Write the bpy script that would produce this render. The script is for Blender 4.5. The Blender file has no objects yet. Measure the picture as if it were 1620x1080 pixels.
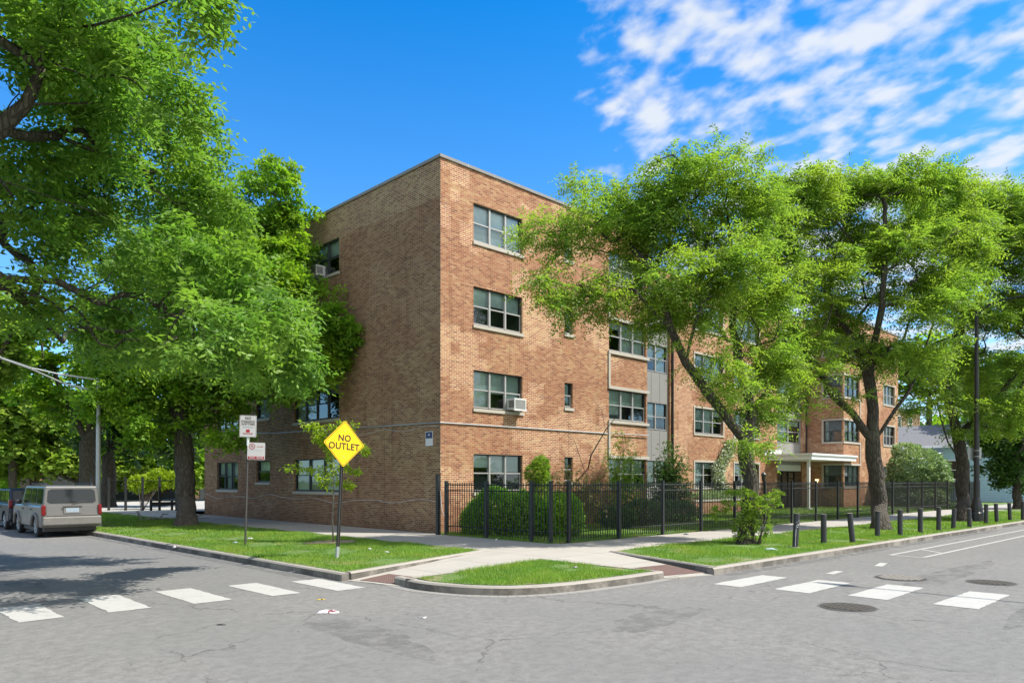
import bpy, bmesh, math, random
import numpy as np
from mathutils import Vector, Matrix
RS = np.random.RandomState(7); random.seed(7)
SC = bpy.context.scene
COL = SC.collection
rad = math.radians
# ---------------------------------------------------------------- camera
FP, HC = 1165.0, 1.95
AZ = rad(45.6)
FWD = np.array([math.cos(AZ), math.sin(AZ), 0.0]); RGT = np.array([math.sin(AZ), -math.cos(AZ), 0.0])
cd = bpy.data.cameras.new('camera'); cam = bpy.data.objects.new('camera', cd); COL.objects.link(cam)
cd.sensor_width = 36.0; cd.lens = 36.0*FP/1620.0
cd.shift_y = 220.0/1620.0
cd.clip_start = 0.1; cd.clip_end = 3000
cam.location = (0, 0, HC)
cam.rotation_euler = (rad(90), 0, AZ - rad(90))
SC.camera = cam
# ---------------------------------------------------------------- light
SUN_EL, SUN_AZ = rad(54), rad(36)          # azimuth measured from -Y towards +X
sv = Vector((math.sin(SUN_AZ)*math.cos(SUN_EL), -math.cos(SUN_AZ)*math.cos(SUN_EL), math.sin(SUN_EL)))
sd = bpy.data.lights.new('sun', 'SUN'); sd.energy = 4.6; sd.angle = rad(0.5); sd.color = (1.0, 0.95, 0.88)
sun = bpy.data.objects.new('sun', sd); COL.objects.link(sun)
sun.rotation_euler = (-sv).to_track_quat('-Z', 'Y').to_euler()
SC.view_settings.view_transform = 'Standard'; SC.view_settings.look = 'None'
SC.view_settings.exposure = 0.82; SC.view_settings.gamma = 1.0
w = bpy.data.worlds.new('World'); SC.world = w; w.use_nodes = True
nt = w.node_tree; N = nt.nodes; L = nt.links
bg = N['Background']; bg.inputs['Strength'].default_value = 0.15
sky = N.new('ShaderNodeTexSky'); sky.sky_type = 'NISHITA'; sky.sun_disc = False
sky.sun_elevation = SUN_EL; sky.sun_rotation = math.atan2(sv.x, sv.y); sky.ozone_density = 3.0; sky.dust_density = 0.6; sky.air_density = 1.0
tc = N.new('ShaderNodeTexCoord'); sep = N.new('ShaderNodeSeparateXYZ'); L.new(tc.outputs['Generated'], sep.inputs[0])
def wmath(op, a, b=None, c=None):
    n = N.new('ShaderNodeMath'); n.operation = op
    for i, v in enumerate((a, b, c)):
        if v is None: continue
        if isinstance(v, (int, float)): n.inputs[i].default_value = v
        else: L.new(v, n.inputs[i])
    return n.outputs[0]
zz = wmath('ADD', wmath('MAXIMUM', sep.outputs[2], 0.0), 0.12)
# forward / right components of the direction, projected on a cloud layer
fx = wmath('ADD', wmath('MULTIPLY', sep.outputs[0], float(FWD[0])), wmath('MULTIPLY', sep.outputs[1], float(FWD[1])))
rx = wmath('ADD', wmath('MULTIPLY', sep.outputs[0], float(RGT[0])), wmath('MULTIPLY', sep.outputs[1], float(RGT[1])))
pu = wmath('DIVIDE', rx, zz); pv = wmath('DIVIDE', fx, zz)
cx = N.new('ShaderNodeCombineXYZ')
L.new(wmath('SUBTRACT', wmath('MULTIPLY', pu, 1.0), wmath('MULTIPLY', pv, -0.35)), cx.inputs[0])
L.new(wmath('MULTIPLY', wmath('ADD', pv, wmath('MULTIPLY', pu, -0.25)), 0.75), cx.inputs[1])
no = N.new('ShaderNodeTexNoise'); no.inputs['Scale'].default_value = 8.5; no.inputs['Detail'].default_value = 9; no.inputs['Roughness'].default_value = 0.48; no.inputs['Distortion'].default_value = 0.1
L.new(cx.outputs[0], no.inputs['Vector'])
n2 = N.new('ShaderNodeTexNoise'); n2.inputs['Scale'].default_value = 1.1; n2.inputs['Detail'].default_value = 2
L.new(cx.outputs[0], n2.inputs['Vector'])
n3 = N.new('ShaderNodeTexNoise'); n3.inputs['Scale'].default_value = 17.0; n3.inputs['Detail'].default_value = 6; n3.inputs['Roughness'].default_value = 0.55
L.new(cx.outputs[0], n3.inputs['Vector'])
# clouds thicken to the right
mr = N.new('ShaderNodeMapRange'); mr.interpolation_type = 'SMOOTHSTEP'
mr.inputs['From Min'].default_value = -0.08; mr.inputs['From Max'].default_value = 0.20; mr.inputs['To Min'].default_value = -0.30; mr.inputs['To Max'].default_value = 0.10
L.new(wmath('DIVIDE', rx, wmath('MAXIMUM', fx, 0.05)), mr.inputs['Value'])
mb2 = N.new('ShaderNodeMapRange'); mb2.interpolation_type = 'SMOOTHSTEP'     # unseen cloud cover added behind the camera for neutral fill light
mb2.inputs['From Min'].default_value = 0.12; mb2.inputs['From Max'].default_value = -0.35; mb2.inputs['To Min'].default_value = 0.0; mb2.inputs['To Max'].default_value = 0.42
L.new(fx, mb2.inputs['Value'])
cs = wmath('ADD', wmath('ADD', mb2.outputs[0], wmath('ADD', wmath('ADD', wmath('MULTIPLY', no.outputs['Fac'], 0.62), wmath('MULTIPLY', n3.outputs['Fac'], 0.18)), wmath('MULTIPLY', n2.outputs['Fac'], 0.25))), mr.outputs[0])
m2 = N.new('ShaderNodeMapRange'); m2.interpolation_type = 'SMOOTHSTEP'
m2.inputs['From Min'].default_value = 0.525; m2.inputs['From Max'].default_value = 0.73; m2.inputs['To Max'].default_value = 0.9
L.new(cs, m2.inputs['Value'])
tint = N.new('ShaderNodeMix'); tint.data_type = 'RGBA'; tint.blend_type = 'MULTIPLY'; tint.inputs['Factor'].default_value = 1.0
rp = N.new('ShaderNodeValToRGB'); rp.color_ramp.elements[0].position = 0.05; rp.color_ramp.elements[0].color = (0.62, 0.84, 1.0, 1); rp.color_ramp.elements[1].position = 0.58; rp.color_ramp.elements[1].color = (0.004, 0.58, 1.0, 1)
L.new(sep.outputs[2], rp.inputs[0]); L.new(rp.outputs[0], tint.inputs[7])
L.new(sky.outputs[0], tint.inputs[6])
mx = N.new('ShaderNodeMix'); mx.data_type = 'RGBA'
mx.inputs[7].default_value = (3.3, 3.45, 3.65, 1)
cb = N.new('ShaderNodeMix'); cb.data_type = 'RGBA'; cb.inputs[6].default_value = (3.3, 3.45, 3.65, 1); cb.inputs[7].default_value = (6.2, 6.1, 5.9, 1)  # added clouds behind the camera are brighter, to lift the fill light
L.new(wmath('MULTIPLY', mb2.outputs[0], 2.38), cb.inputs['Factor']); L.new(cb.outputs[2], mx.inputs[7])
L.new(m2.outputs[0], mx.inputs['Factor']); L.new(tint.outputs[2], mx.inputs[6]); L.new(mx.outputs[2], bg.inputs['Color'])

# ---------------------------------------------------------------- helpers
def W(px, py, d):
    l = (px-810.0)/FP*d
    return np.array([d*FWD[0]+l*RGT[0], d*FWD[1]+l*RGT[1], HC+(760.0-py)/FP*d])
def G(px, py, z=0.0):
    d = FP*(HC-z)/(py-760.0); p = W(px, py, d); return (p[0], p[1], z)
def mesh_obj(name, V, F, mat, parent=None, smooth=False, vals=None):
    me = bpy.data.meshes.new(name); me.from_pydata([tuple(map(float, v)) for v in V], [], F)
    me.validate(); me.update()
    for m in (mat if isinstance(mat, (list, tuple)) else [mat]): me.materials.append(m)
    if smooth: me.polygons.foreach_set('use_smooth', [True]*len(me.polygons))
    o = bpy.data.objects.new(name, me); COL.objects.link(o)
    if parent: o.parent = parent
    return o
def np_quads(name, V, mat, parent=None, n=4, vals=None):
    nf = len(V)//n
    me = bpy.data.meshes.new(name); me.vertices.add(len(V)); me.vertices.foreach_set('co', np.ascontiguousarray(V, dtype=np.float32).ravel())
    me.loops.add(len(V)); me.loops.foreach_set('vertex_index', np.arange(len(V), dtype=np.int32))
    me.polygons.add(nf); me.polygons.foreach_set('loop_start', np.arange(0, len(V), n, dtype=np.int32)); me.polygons.foreach_set('loop_total', np.full(nf, n, dtype=np.int32))
    me.update(); me.validate()
    a = me.attributes.new('v', 'FLOAT', 'FACE'); a.data.foreach_set('value', (vals if vals is not None else RS.rand(nf)).astype(np.float32))
    me.materials.append(mat)
    o = bpy.data.objects.new(name, me); COL.objects.link(o)
    if parent: o.parent = parent
    return o
def tag(o, label=None, cat=None, group=None, kind=None):
    if label: o['label'] = label
    if cat: o['category'] = cat
    if group: o['group'] = group
    if kind: o['kind'] = kind
    return o
def empty(name, loc, label, cat, group=None, rz=0):
    o = bpy.data.objects.new(name, None); COL.objects.link(o); o.location = loc; o.rotation_euler = (0, 0, rz); o.empty_display_size = 0.2
    return tag(o, label, cat, group)
class MB:
    def __init__(s): s.V = []; s.F = []; s.M = []
    def add(s, V, F, m=0):
        b = len(s.V); s.V += [tuple(v) for v in V]; s.F += [tuple(b+i for i in f) for f in F]; s.M += [m]*len(F); return s
    def box(s, x0, x1, y0, y1, z0, z1, m=0):
        return s.add([(x0,y0,z0),(x1,y0,z0),(x1,y1,z0),(x0,y1,z0),(x0,y0,z1),(x1,y0,z1),(x1,y1,z1),(x0,y1,z1)],
                     [(0,3,2,1),(4,5,6,7),(0,1,5,4),(1,2,6,5),(2,3,7,6),(3,0,4,7)], m)
    def tube(s, pts, rads, n=8, m=0, cap=True):
        pts = [Vector(p) for p in pts]; b = len(s.V)
        if not hasattr(rads, '__len__'): rads = [rads]*len(pts)
        prev = None
        for i, p in enumerate(pts):
            t = (pts[min(i+1, len(pts)-1)]-pts[max(i-1, 0)])
            t = t.normalized() if t.length > 1e-9 else Vector((0,0,1))
            if prev is None:
                a = t.cross(Vector((0,0,1)));
                if a.length < 0.05: a = t.cross(Vector((1,0,0)))
                a.normalize()
            else:
                a = prev - t*prev.dot(t); a.normalize()
            prev = a; c = t.cross(a)
            for k in range(n):
                q = 2*math.pi*k/n; s.V.append(tuple(p + (a*math.cos(q)+c*math.sin(q))*rads[i]))
        for i in range(len(pts)-1):
            for k in range(n):
                k2 = (k+1) % n
                s.F.append((b+i*n+k, b+i*n+k2, b+(i+1)*n+k2, b+(i+1)*n+k)); s.M.append(m)
        if cap:
            s.F.append(tuple(b+k for k in reversed(range(n)))); s.M.append(m)
            s.F.append(tuple(b+(len(pts)-1)*n+k for k in range(n))); s.M.append(m)
        return s
    def prism(s, poly, z0, z1, m=0):
        n = len(poly)
        V = [(p[0], p[1], z0) for p in poly]+[(p[0], p[1], z1) for p in poly]
        F = [tuple(range(n-1, -1, -1)), tuple(range(n, 2*n))]+[(i, (i+1) % n, n+(i+1) % n, n+i) for i in range(n)]
        return s.add(V, F, m)
    def build(s, name, mats, parent=None, smooth=False, bevel=0):
        if not isinstance(mats, (list, tuple)): mats = [mats]
        o = mesh_obj(name, s.V, s.F, mats, parent, smooth)
        if len(mats) > 1 and len(o.data.polygons) == len(s.M): o.data.polygons.foreach_set('material_index', s.M)
        if bevel:
            b = o.modifiers.new('bevel', 'BEVEL'); b.width = bevel; b.segments = 2; b.limit_method = 'ANGLE'
        if smooth and bevel == 0 : pass
        return o
# ---------------------------------------------------------------- materials
class Mat:
    def __init__(s, name):
        s.m = bpy.data.materials.new(name); s.m.use_nodes = True; s.t = s.m.node_tree; s.p = s.t.nodes['Principled BSDF']; s.out = s.t.nodes['Material Output']
    def n(s, typ, **kw):
        x = s.t.nodes.new(typ)
        for k, v in kw.items():
            if k in x.inputs: s.set(x.inputs[k], v)
            else: setattr(x, k, v)
        return x
    def set(s, sock, v):
        if isinstance(v, bpy.types.NodeSocket): s.t.links.new(v, sock)
        else: sock.default_value = v
    def math(s, op, a, b=0.0, c=None):
        x = s.t.nodes.new('ShaderNodeMath'); x.operation = op; s.set(x.inputs[0], a); s.set(x.inputs[1], b)
        if c is not None: s.set(x.inputs[2], c)
        return x.outputs[0]
    def mix(s, f, a, b, mode='MIX'):
        x = s.t.nodes.new('ShaderNodeMix'); x.data_type = 'RGBA'; x.blend_type = mode
        s.set(x.inputs[0], f); s.set(x.inputs[6], a); s.set(x.inputs[7], b); return x.outputs[2]
    def noise(s, scale, detail=4, rough=0.55, vec=None, dist=0.0):
        x = s.n('ShaderNodeTexNoise'); x.inputs['Scale'].default_value = scale; x.inputs['Detail'].default_value = detail; x.inputs['Roughness'].default_value = rough; x.inputs['Distortion'].default_value = dist
        s.t.links.new(vec if vec is not None else s.pos(), x.inputs['Vector']); return x.outputs['Fac']
    def pos(s):
        if not hasattr(s, '_p'): s._p = s.t.nodes.new('ShaderNodeNewGeometry')
        return s._p.outputs['Position']
    def nrm(s): s.pos(); return s._p.outputs['True Normal']
    def rng(s, v, a, b, c=0.0, d=1.0, smooth=True):
        x = s.t.nodes.new('ShaderNodeMapRange'); x.interpolation_type = 'SMOOTHSTEP' if smooth else 'LINEAR'
        s.set(x.inputs['Value'], v)
        for k, q in (('From Min', a), ('From Max', b), ('To Min', c), ('To Max', d)): x.inputs[k].default_value = q
        return x.outputs[0]
    def ramp(s, f, stops, interp='LINEAR'):
        x = s.t.nodes.new('ShaderNodeValToRGB'); x.color_ramp.interpolation = interp; e = x.color_ramp.elements
        while len(e) < len(stops): e.new(0.5)
        for i, (p, c) in enumerate(stops): e[i].position = p; e[i].color = (*c, 1)
        s.set(x.inputs[0], f); return x.outputs[0]
    def base(s, v): s.set(s.p.inputs['Base Color'], v if not isinstance(v, tuple) or len(v) == 4 else (*v, 1)); return s
    def bump(s, h, strength=0.3, dist=0.01):
        x = s.n('ShaderNodeBump'); x.inputs['Strength'].default_value = strength; x.inputs['Distance'].default_value = dist
        s.set(x.inputs['Height'], h); s.t.links.new(x.outputs[0], s.p.inputs['Normal']); return s
    def rough(s, r): s.set(s.p.inputs['Roughness'], r); return s
def simple(name, col, rough=0.6, metal=0.0, var=0.25, scale=6.0, emit=None):
    m = Mat(name); f = m.noise(scale, 6, 0.65)
    m.base(m.mix(f, (*[c*(1-var) for c in col], 1), (*[min(1, c*(1+var)) for c in col], 1))); m.rough(rough); m.p.inputs['Metallic'].default_value = metal
    m.bump(f, 0.1, 0.005)
    if emit: m.p.inputs['Emission Color'].default_value = (*col, 1); m.p.inputs['Emission Strength'].default_value = emit
    return m.m
def brick_mat(name, left=False, dark=1.0, ramp=None, mortar=(0.43, 0.325, 0.235), patch=True):
    m = Mat(name)
    sp = m.n('ShaderNodeSeparateXYZ'); m.t.links.new(m.pos(), sp.inputs[0])
    sn = m.n('ShaderNodeSeparateXYZ'); m.t.links.new(m.nrm(), sn.inputs[0])
    u = m.math('ADD', m.math('MULTIPLY', sp.outputs[0], m.math('ROUND', m.math('ABSOLUTE', sn.outputs[1]))), m.math('MULTIPLY', sp.outputs[1], m.math('ROUND', m.math('ABSOLUTE', sn.outputs[0]))))
    cv = m.n('ShaderNodeCombineXYZ'); m.set(cv.inputs[0], u); m.set(cv.inputs[1], sp.outputs[2])
    b = m.n('ShaderNodeTexBrick'); b.offset = 0.5; m.t.links.new(cv.outputs[0], b.inputs['Vector'])
    b.inputs['Color1'].default_value = (0, 0, 0, 1); b.inputs['Color2'].default_value = (1, 1, 1, 1); b.inputs['Mortar'].default_value = (0.5, 0.5, 0.5, 1)
    b.inputs['Scale'].default_value = 1.0; b.inputs['Brick Width'].default_value = 0.213; b.inputs['Row Height'].default_value = 0.0677
    b.inputs['Mortar Size'].default_value = 0.0072; b.inputs['Mortar Smooth'].default_value = 0.15; b.inputs['Bias'].default_value = 0.0
    st = ramp or [(0.0, (0.190, 0.082, 0.045)), (0.2, (0.270, 0.112, 0.060)), (0.45, (0.310, 0.145, 0.078)), (0.7, (0.345, 0.185, 0.100)), (0.88, (0.385, 0.235, 0.130)), (1.0, (0.200, 0.085, 0.048))]
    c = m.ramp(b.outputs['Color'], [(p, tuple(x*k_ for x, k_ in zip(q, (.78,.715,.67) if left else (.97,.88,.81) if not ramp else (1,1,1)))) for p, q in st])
    big = m.noise(0.55, 5, 0.6)
    c = m.mix(m.rng(big, 0.46, 0.60, 0, 0.75), c, m.mix(1.0, c, (1.2, 1.42, 1.40, 1), 'MULTIPLY'))
    c = m.mix(m.rng(m.noise(0.8, 5, 0.65, None, 0.4), 0.50, 0.60, 0, 0.5), c, m.mix(1.0, c, (0.92, 0.78, 0.70, 1), 'MULTIPLY'))
    c = m.mix(m.rng(m.noise(9, 4, 0.7), 0.3, 0.75, 0, 0.35), c, m.mix(1.0, c, (0.7, 0.68, 0.66, 1), 'MULTIPLY'))
    mo = m.mix(m.noise(3.0, 4), (*[x*0.75 for x in mortar], 1), (*mortar, 1))
    if patch:
        # repointed areas with paler, wider-looking mortar, edges following the courses
        sv_ = m.n('ShaderNodeVectorMath', operation='SNAP'); m.t.links.new(cv.outputs[0], sv_.inputs[0]); sv_.inputs[1].default_value = (0.426, 0.2031, 1)
        pf = m.noise(0.42, 3, 0.6, sv_.outputs[0])
        pmask = m.rng(pf, 0.535, 0.545)
        if left:
            zz_ = m.rng(m.math('ADD', sp.outputs[2], m.math('MULTIPLY', m.noise(0.4, 2), 0.5)), 11.9, 11.98)
            pmask = m.math('MAXIMUM', m.math('MULTIPLY', pmask, 0.35), zz_)
        mo = m.mix(pmask, mo, (0.66, 0.56, 0.42, 1) if not left else (0.50, 0.43, 0.33, 1))
        c = m.mix(m.math('MULTIPLY', pmask, 0.45), c, m.mix(1.0, c, (1.25, 1.3, 1.25, 1), 'MULTIPLY'))
    col = m.mix(b.outputs['Fac'], c, mo)
    # brick darkens towards the ground, edge broken by noise
    d = m.rng(m.math('ADD', sp.outputs[2], m.math('MULTIPLY', m.noise(1.5, 4), 0.8)), 0.35, 1.5, 0.75, 0.0)
    col = m.mix(d, col, m.mix(1.0, col, (0.55, 0.52, 0.5, 1), 'MULTIPLY'))
    st_ = m.n('ShaderNodeCombineXYZ'); m.set(st_.inputs[0], m.math('MULTIPLY', u, 2.5)); m.set(st_.inputs[1], m.math('MULTIPLY', sp.outputs[2], 0.16))
    sk = m.rng(m.noise(1.0, 5, 0.6, st_.outputs[0]), 0.54, 0.70, 0, 0.5)
    col = m.mix(sk, col, m.mix(1.0, col, (0.62, 0.58, 0.55, 1), 'MULTIPLY'))
    m.base(col).rough(0.9); m.p.inputs['Specular IOR Level'].default_value = 0.2
    m.bump(m.math('SUBTRACT', m.math('MULTIPLY', m.noise(60, 3), 0.3), b.outputs['Fac']), 0.5, 0.008)
    return m.m
def asphalt():
    m = Mat('asphalt')
    big = m.noise(0.22, 5, 0.6); mid = m.noise(1.6, 5, 0.6); fine = m.noise(70, 3, 0.8); sp = m.noise(28, 2, 0.5)
    c = m.mix(big, (0.150, 0.146, 0.138, 1), (0.200, 0.195, 0.184, 1))
    c = m.mix(m.rng(mid, 0.3, 0.7, 0, 0.35), c, (0.225, 0.220, 0.206, 1))
    c = m.mix(m.rng(m.noise(24, 4, 0.75), 0.3, 0.7, 0, 0.45), c, m.mix(1.0, c, (0.62, 0.62, 0.62, 1), 'MULTIPLY'))
    c = m.mix(m.rng(fine, 0.25, 0.75, 0, 0.75), c, m.mix(1.0, c, (0.5, 0.5, 0.5, 1), 'MULTIPLY'))
    c = m.mix(m.rng(m.noise(110, 2), 0.62, 0.75, 0, 0.4), c, (0.42, 0.41, 0.39, 1))
    # old tyre polish and stains
    c = m.mix(m.rng(m.noise(0.8, 6, 0.7, None, 0.8), 0.58, 0.72, 0, 0.32), c, (0.10, 0.10, 0.10, 1))
    c = m.mix(m.rng(m.noise(5.5, 3, 0.6), 0.70, 0.75, 0, 0.6), c, (0.07, 0.065, 0.06, 1))
    c = m.mix(m.rng(m.noise(7, 5, 0.75), 0.35, 0.65, 0, 0.30), c, (0.29, 0.285, 0.27, 1))
    c = m.mix(m.rng(m.noise(0.35, 3, 0.5, None, 0.4), 0.42, 0.6, 0, 0.35), c, (0.135, 0.135, 0.132, 1))
    st = m.n('ShaderNodeMapping'); st.inputs['Scale'].default_value = (1.0, 6.0, 1); m.t.links.new(m.pos(), st.inputs[0])
    c = m.mix(m.rng(m.noise(1.6, 5, 0.7, st.outputs[0]), 0.60, 0.70, 0, 0.4), c, (0.085, 0.083, 0.08, 1))
    c = m.mix(m.rng(m.noise(16, 2, 0.5), 0.70, 0.73, 0, 0.85), c, (0.055, 0.05, 0.045, 1))
    # cracks
    wv = m.n('ShaderNodeTexNoise'); wv.inputs['Scale'].default_value = 1.3; wv.inputs['Detail'].default_value = 8; wv.inputs['Roughness'].default_value = 0.65; m.t.links.new(m.pos(), wv.inputs['Vector'])
    ad = m.n('ShaderNodeMix'); ad.data_type = 'RGBA'; ad.blend_type = 'LINEAR_LIGHT'; ad.inputs[0].default_value = 0.35
    m.t.links.new(m.pos(), ad.inputs[6]); m.t.links.new(wv.outputs['Color'], ad.inputs[7])
    cr = None
    for sc_, th, g0, g1 in ((0.28, 0.006, 0.46, 0.55), (0.75, 0.006, 0.57, 0.64)):
        v = m.n('ShaderNodeTexVoronoi'); v.feature = 'DISTANCE_TO_EDGE'; v.inputs['Scale'].default_value = sc_; m.t.links.new(ad.outputs[2], v.inputs['Vector'])
        k = m.math('MULTIPLY', m.rng(v.outputs['Distance'], th*0.3, th, 1, 0), m.rng(m.noise(0.35+sc_, 4, 0.7), g0, g1))
        cr = k if cr is None else m.math('MAXIMUM', cr, k)
    c = m.mix(m.math('MULTIPLY', cr, 0.5), c, (0.045, 0.042, 0.038, 1))
    m.base(c).rough(0.88); m.p.inputs['Specular IOR Level'].default_value = 0.3
    m.bump(m.math('SUBTRACT', fine, cr), 0.35, 0.006); return m.m
def paint():
    m = Mat('road_paint')
    c = m.mix(m.noise(14, 5, 0.7), (0.30, 0.295, 0.275, 1), (0.42, 0.415, 0.39, 1))
    wear = m.rng(m.math('ADD', m.math('MULTIPLY', m.noise(4, 4, 0.6), 0.6), m.math('MULTIPLY', m.noise(60, 3, 0.8), 0.45)), 0.54, 0.64, 0, 0.8)
    c = m.mix(wear, c, (0.30, 0.295, 0.28, 1)); m.base(c).rough(0.8); return m.m
def concrete(name, a=(0.36, 0.34, 0.30), b=(0.50, 0.48, 0.43), joints=True):
    m = Mat(name); c = m.mix(m.noise(0.9, 6, 0.65), (*a, 1), (*b, 1))
    c = m.mix(m.rng(m.noise(40, 3, 0.8), 0.3, 0.8, 0, 0.35), c, (*[x*0.6 for x in a], 1))
    c = m.mix(m.rng(m.noise(2.6, 5, 0.7), 0.6, 0.78, 0, 0.5), c, (*[x*0.55 for x in a], 1))
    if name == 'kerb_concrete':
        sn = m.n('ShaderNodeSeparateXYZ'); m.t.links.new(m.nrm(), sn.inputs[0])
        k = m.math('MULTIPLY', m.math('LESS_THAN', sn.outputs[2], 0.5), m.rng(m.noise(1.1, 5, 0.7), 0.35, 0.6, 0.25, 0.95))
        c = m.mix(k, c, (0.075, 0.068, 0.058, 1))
    if joints:
        sp = m.n('ShaderNodeSeparateXYZ'); m.t.links.new(m.pos(), sp.inputs[0])
        js = []
        for k, off in ((0, 0.63), (1, 0.35)):
            fr = m.math('FRACT', m.math('ADD', m.math('DIVIDE', sp.outputs[k], 1.62), off))
            js.append(m.math('LESS_THAN', m.math('ABSOLUTE', m.math('SUBTRACT', fr, 0.5)), 0.007))
        c = m.mix(m.math('MULTIPLY', m.math('MAXIMUM', js[0], js[1]), 0.7), c, (0.08, 0.075, 0.06, 1))
    m.base(c).rough(0.9); m.bump(m.noise(50, 4), 0.2, 0.004); return m.m
def grassbase():
    m = Mat('turf'); c = m.mix(m.noise(1.2, 6, 0.7), (0.060, 0.120, 0.020, 1), (0.115, 0.190, 0.036, 1))
    c = m.mix(m.rng(m.noise(0.9, 5, 0.7, None, 0.5), 0.54, 0.64, 0, 0.85), c, (0.23, 0.18, 0.11, 1))
    m.base(c).rough(0.95); m.bump(m.noise(25, 5), 0.8, 0.03); return m.m
def leafmat(name, c1, c2, c3, trans=0.38, spec=0.35, rough=0.5):
    m = Mat(name)
    at = m.n('ShaderNodeAttribute'); at.attribute_name = 'v'
    c = m.mix(at.outputs['Fac'], (*c1, 1), (*c2, 1))
    c = m.mix(m.rng(m.noise(0.9, 3, 0.6), 0.38, 0.66), c, m.mix(0.65, c, (*c3, 1)))
    m.base(c).rough(rough); m.p.inputs['Specular IOR Level'].default_value = spec
    tr = m.n('ShaderNodeBsdfTranslucent'); m.set(tr.inputs['Color'], m.mix(1.0, c, (1.25, 1.4, 0.65, 1), 'MULTIPLY'))
    ms = m.n('ShaderNodeMixShader'); ms.inputs[0].default_value = trans
    m.t.links.new(m.p.outputs[0], ms.inputs[1]); m.t.links.new(tr.outputs[0], ms.inputs[2]); m.t.links.new(ms.outputs[0], m.out.inputs[0]); return m.m
def bark(name, a, b, sc=6.0):
    m = Mat(name); sp = m.n('ShaderNodeMapping'); sp.inputs['Scale'].default_value = (sc, sc, sc*0.22); m.t.links.new(m.pos(), sp.inputs[0])
    f = m.noise(2.2, 7, 0.7, sp.outputs[0], 0.6)
    v = m.n('ShaderNodeTexVoronoi'); v.feature = 'DISTANCE_TO_EDGE'; v.inputs['Scale'].default_value = 2.0; m.t.links.new(sp.outputs[0], v.inputs['Vector'])
    g = m.rng(v.outputs['Distance'], 0.0, 0.25)
    c = m.mix(f, (*a, 1), (*b, 1)); c = m.mix(g, m.mix(1.0, c, (0.5, 0.48, 0.45, 1), 'MULTIPLY'), c)
    c = m.mix(m.rng(m.noise(1.3, 4), 0.55, 0.7, 0, 0.3), c, (0.13, 0.14, 0.08, 1))
    m.base(c).rough(0.95); m.bump(m.math('ADD', f, g), 0.9, 0.03); return m.m
def glassmat(name, fac=0.3, tintc=(0.75, 0.85, 0.85)):
    m = Mat(name); m.t.nodes.remove(m.p)
    tr = m.n('ShaderNodeBsdfTransparent'); tr.inputs[0].default_value = (*tintc, 1)
    gl = m.n('ShaderNodeBsdfGlossy'); gl.inputs['Roughness'].default_value = 0.02; gl.inputs[0].default_value = (0.9, 0.95, 1, 1)
    bp = m.n('ShaderNodeBump'); bp.inputs['Strength'].default_value = 0.06; bp.inputs['Distance'].default_value = 0.05
    m.set(bp.inputs['Height'], m.noise(1.6, 2)); m.t.links.new(bp.outputs[0], gl.inputs['Normal'])
    lw = m.n('ShaderNodeLayerWeight'); lw.inputs[0].default_value = fac
    ms = m.n('ShaderNodeMixShader'); m.set(ms.inputs[0], m.rng(lw.outputs['Fresnel'], 0, 1, fac*0.45, 1.0, False))
    m.t.links.new(tr.outputs[0], ms.inputs[1]); m.t.links.new(gl.outputs[0], ms.inputs[2]); m.t.links.new(ms.outputs[0], m.out.inputs[0]); return m.m
def blindmat(name, a, b, slat=0.05):
    m = Mat(name); sp = m.n('ShaderNodeSeparateXYZ'); m.t.links.new(m.pos(), sp.inputs[0])
    fr = m.math('FRACT', m.math('DIVIDE', sp.outputs[2], slat)); c = m.mix(m.rng(fr, 0.1, 0.9), (*a, 1), (*b, 1))
    c = m.mix(m.rng(m.noise(1.7, 3), 0.4, 0.65, 0, 0.6), c, (*[x*0.6 for x in b], 1)); m.base(c).rough(0.7); return m.m
M = {}
M['brick'] = brick_mat('brick_front')
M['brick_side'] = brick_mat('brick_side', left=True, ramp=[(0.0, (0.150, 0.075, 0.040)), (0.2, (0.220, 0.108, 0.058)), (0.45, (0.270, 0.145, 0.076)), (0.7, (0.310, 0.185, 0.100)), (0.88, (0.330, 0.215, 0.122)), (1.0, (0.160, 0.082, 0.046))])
M['brick_far'] = brick_mat('brick_brown', ramp=[(0.0, (0.10, 0.05, 0.035)), (0.5, (0.20, 0.11, 0.07)), (1.0, (0.26, 0.16, 0.10))], patch=False)
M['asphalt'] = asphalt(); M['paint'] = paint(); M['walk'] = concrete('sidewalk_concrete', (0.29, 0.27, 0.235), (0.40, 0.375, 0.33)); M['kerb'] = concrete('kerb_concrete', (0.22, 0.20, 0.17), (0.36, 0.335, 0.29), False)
M['stone'] = concrete('limestone_trim', (0.34, 0.315, 0.265), (0.50, 0.465, 0.40), False); M['coping'] = concrete('coping', (0.17, 0.17, 0.17), (0.28, 0.28, 0.275), False)
M['turf'] = grassbase()
M['tactile'] = simple('tactile_tile', (0.125, 0.075, 0.062), 0.8, var=0.3, scale=9)
M['soil'] = simple('soil', (0.26, 0.19, 0.12), 0.95, var=0.35, scale=14)
M['black'] = simple('black_paint', (0.016, 0.017, 0.018), 0.45, var=0.4)
M['bollard'] = simple('bollard_paint', (0.028, 0.029, 0.034), 0.55, var=0.5, scale=11)
M['bollard_top'] = simple('worn_top', (0.24, 0.22, 0.19), 0.8)
M['grey_panel'] = simple('grey_panel', (0.215, 0.21, 0.20), 0.6, var=0.08, scale=1.5)
M['alu'] = simple('aluminium_frame', (0.36, 0.36, 0.35), 0.5, 0.3, 0.15)
M['darkframe'] = simple('dark_frame', (0.045, 0.052, 0.055), 0.5, 0.2, 0.2)
M['white'] = simple('white_paint', (0.70, 0.71, 0.71), 0.5, var=0.1, scale=3)
M['offwhite'] = simple('offwhite_paint', (0.55, 0.56, 0.55), 0.5, var=0.1, scale=3)
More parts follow.
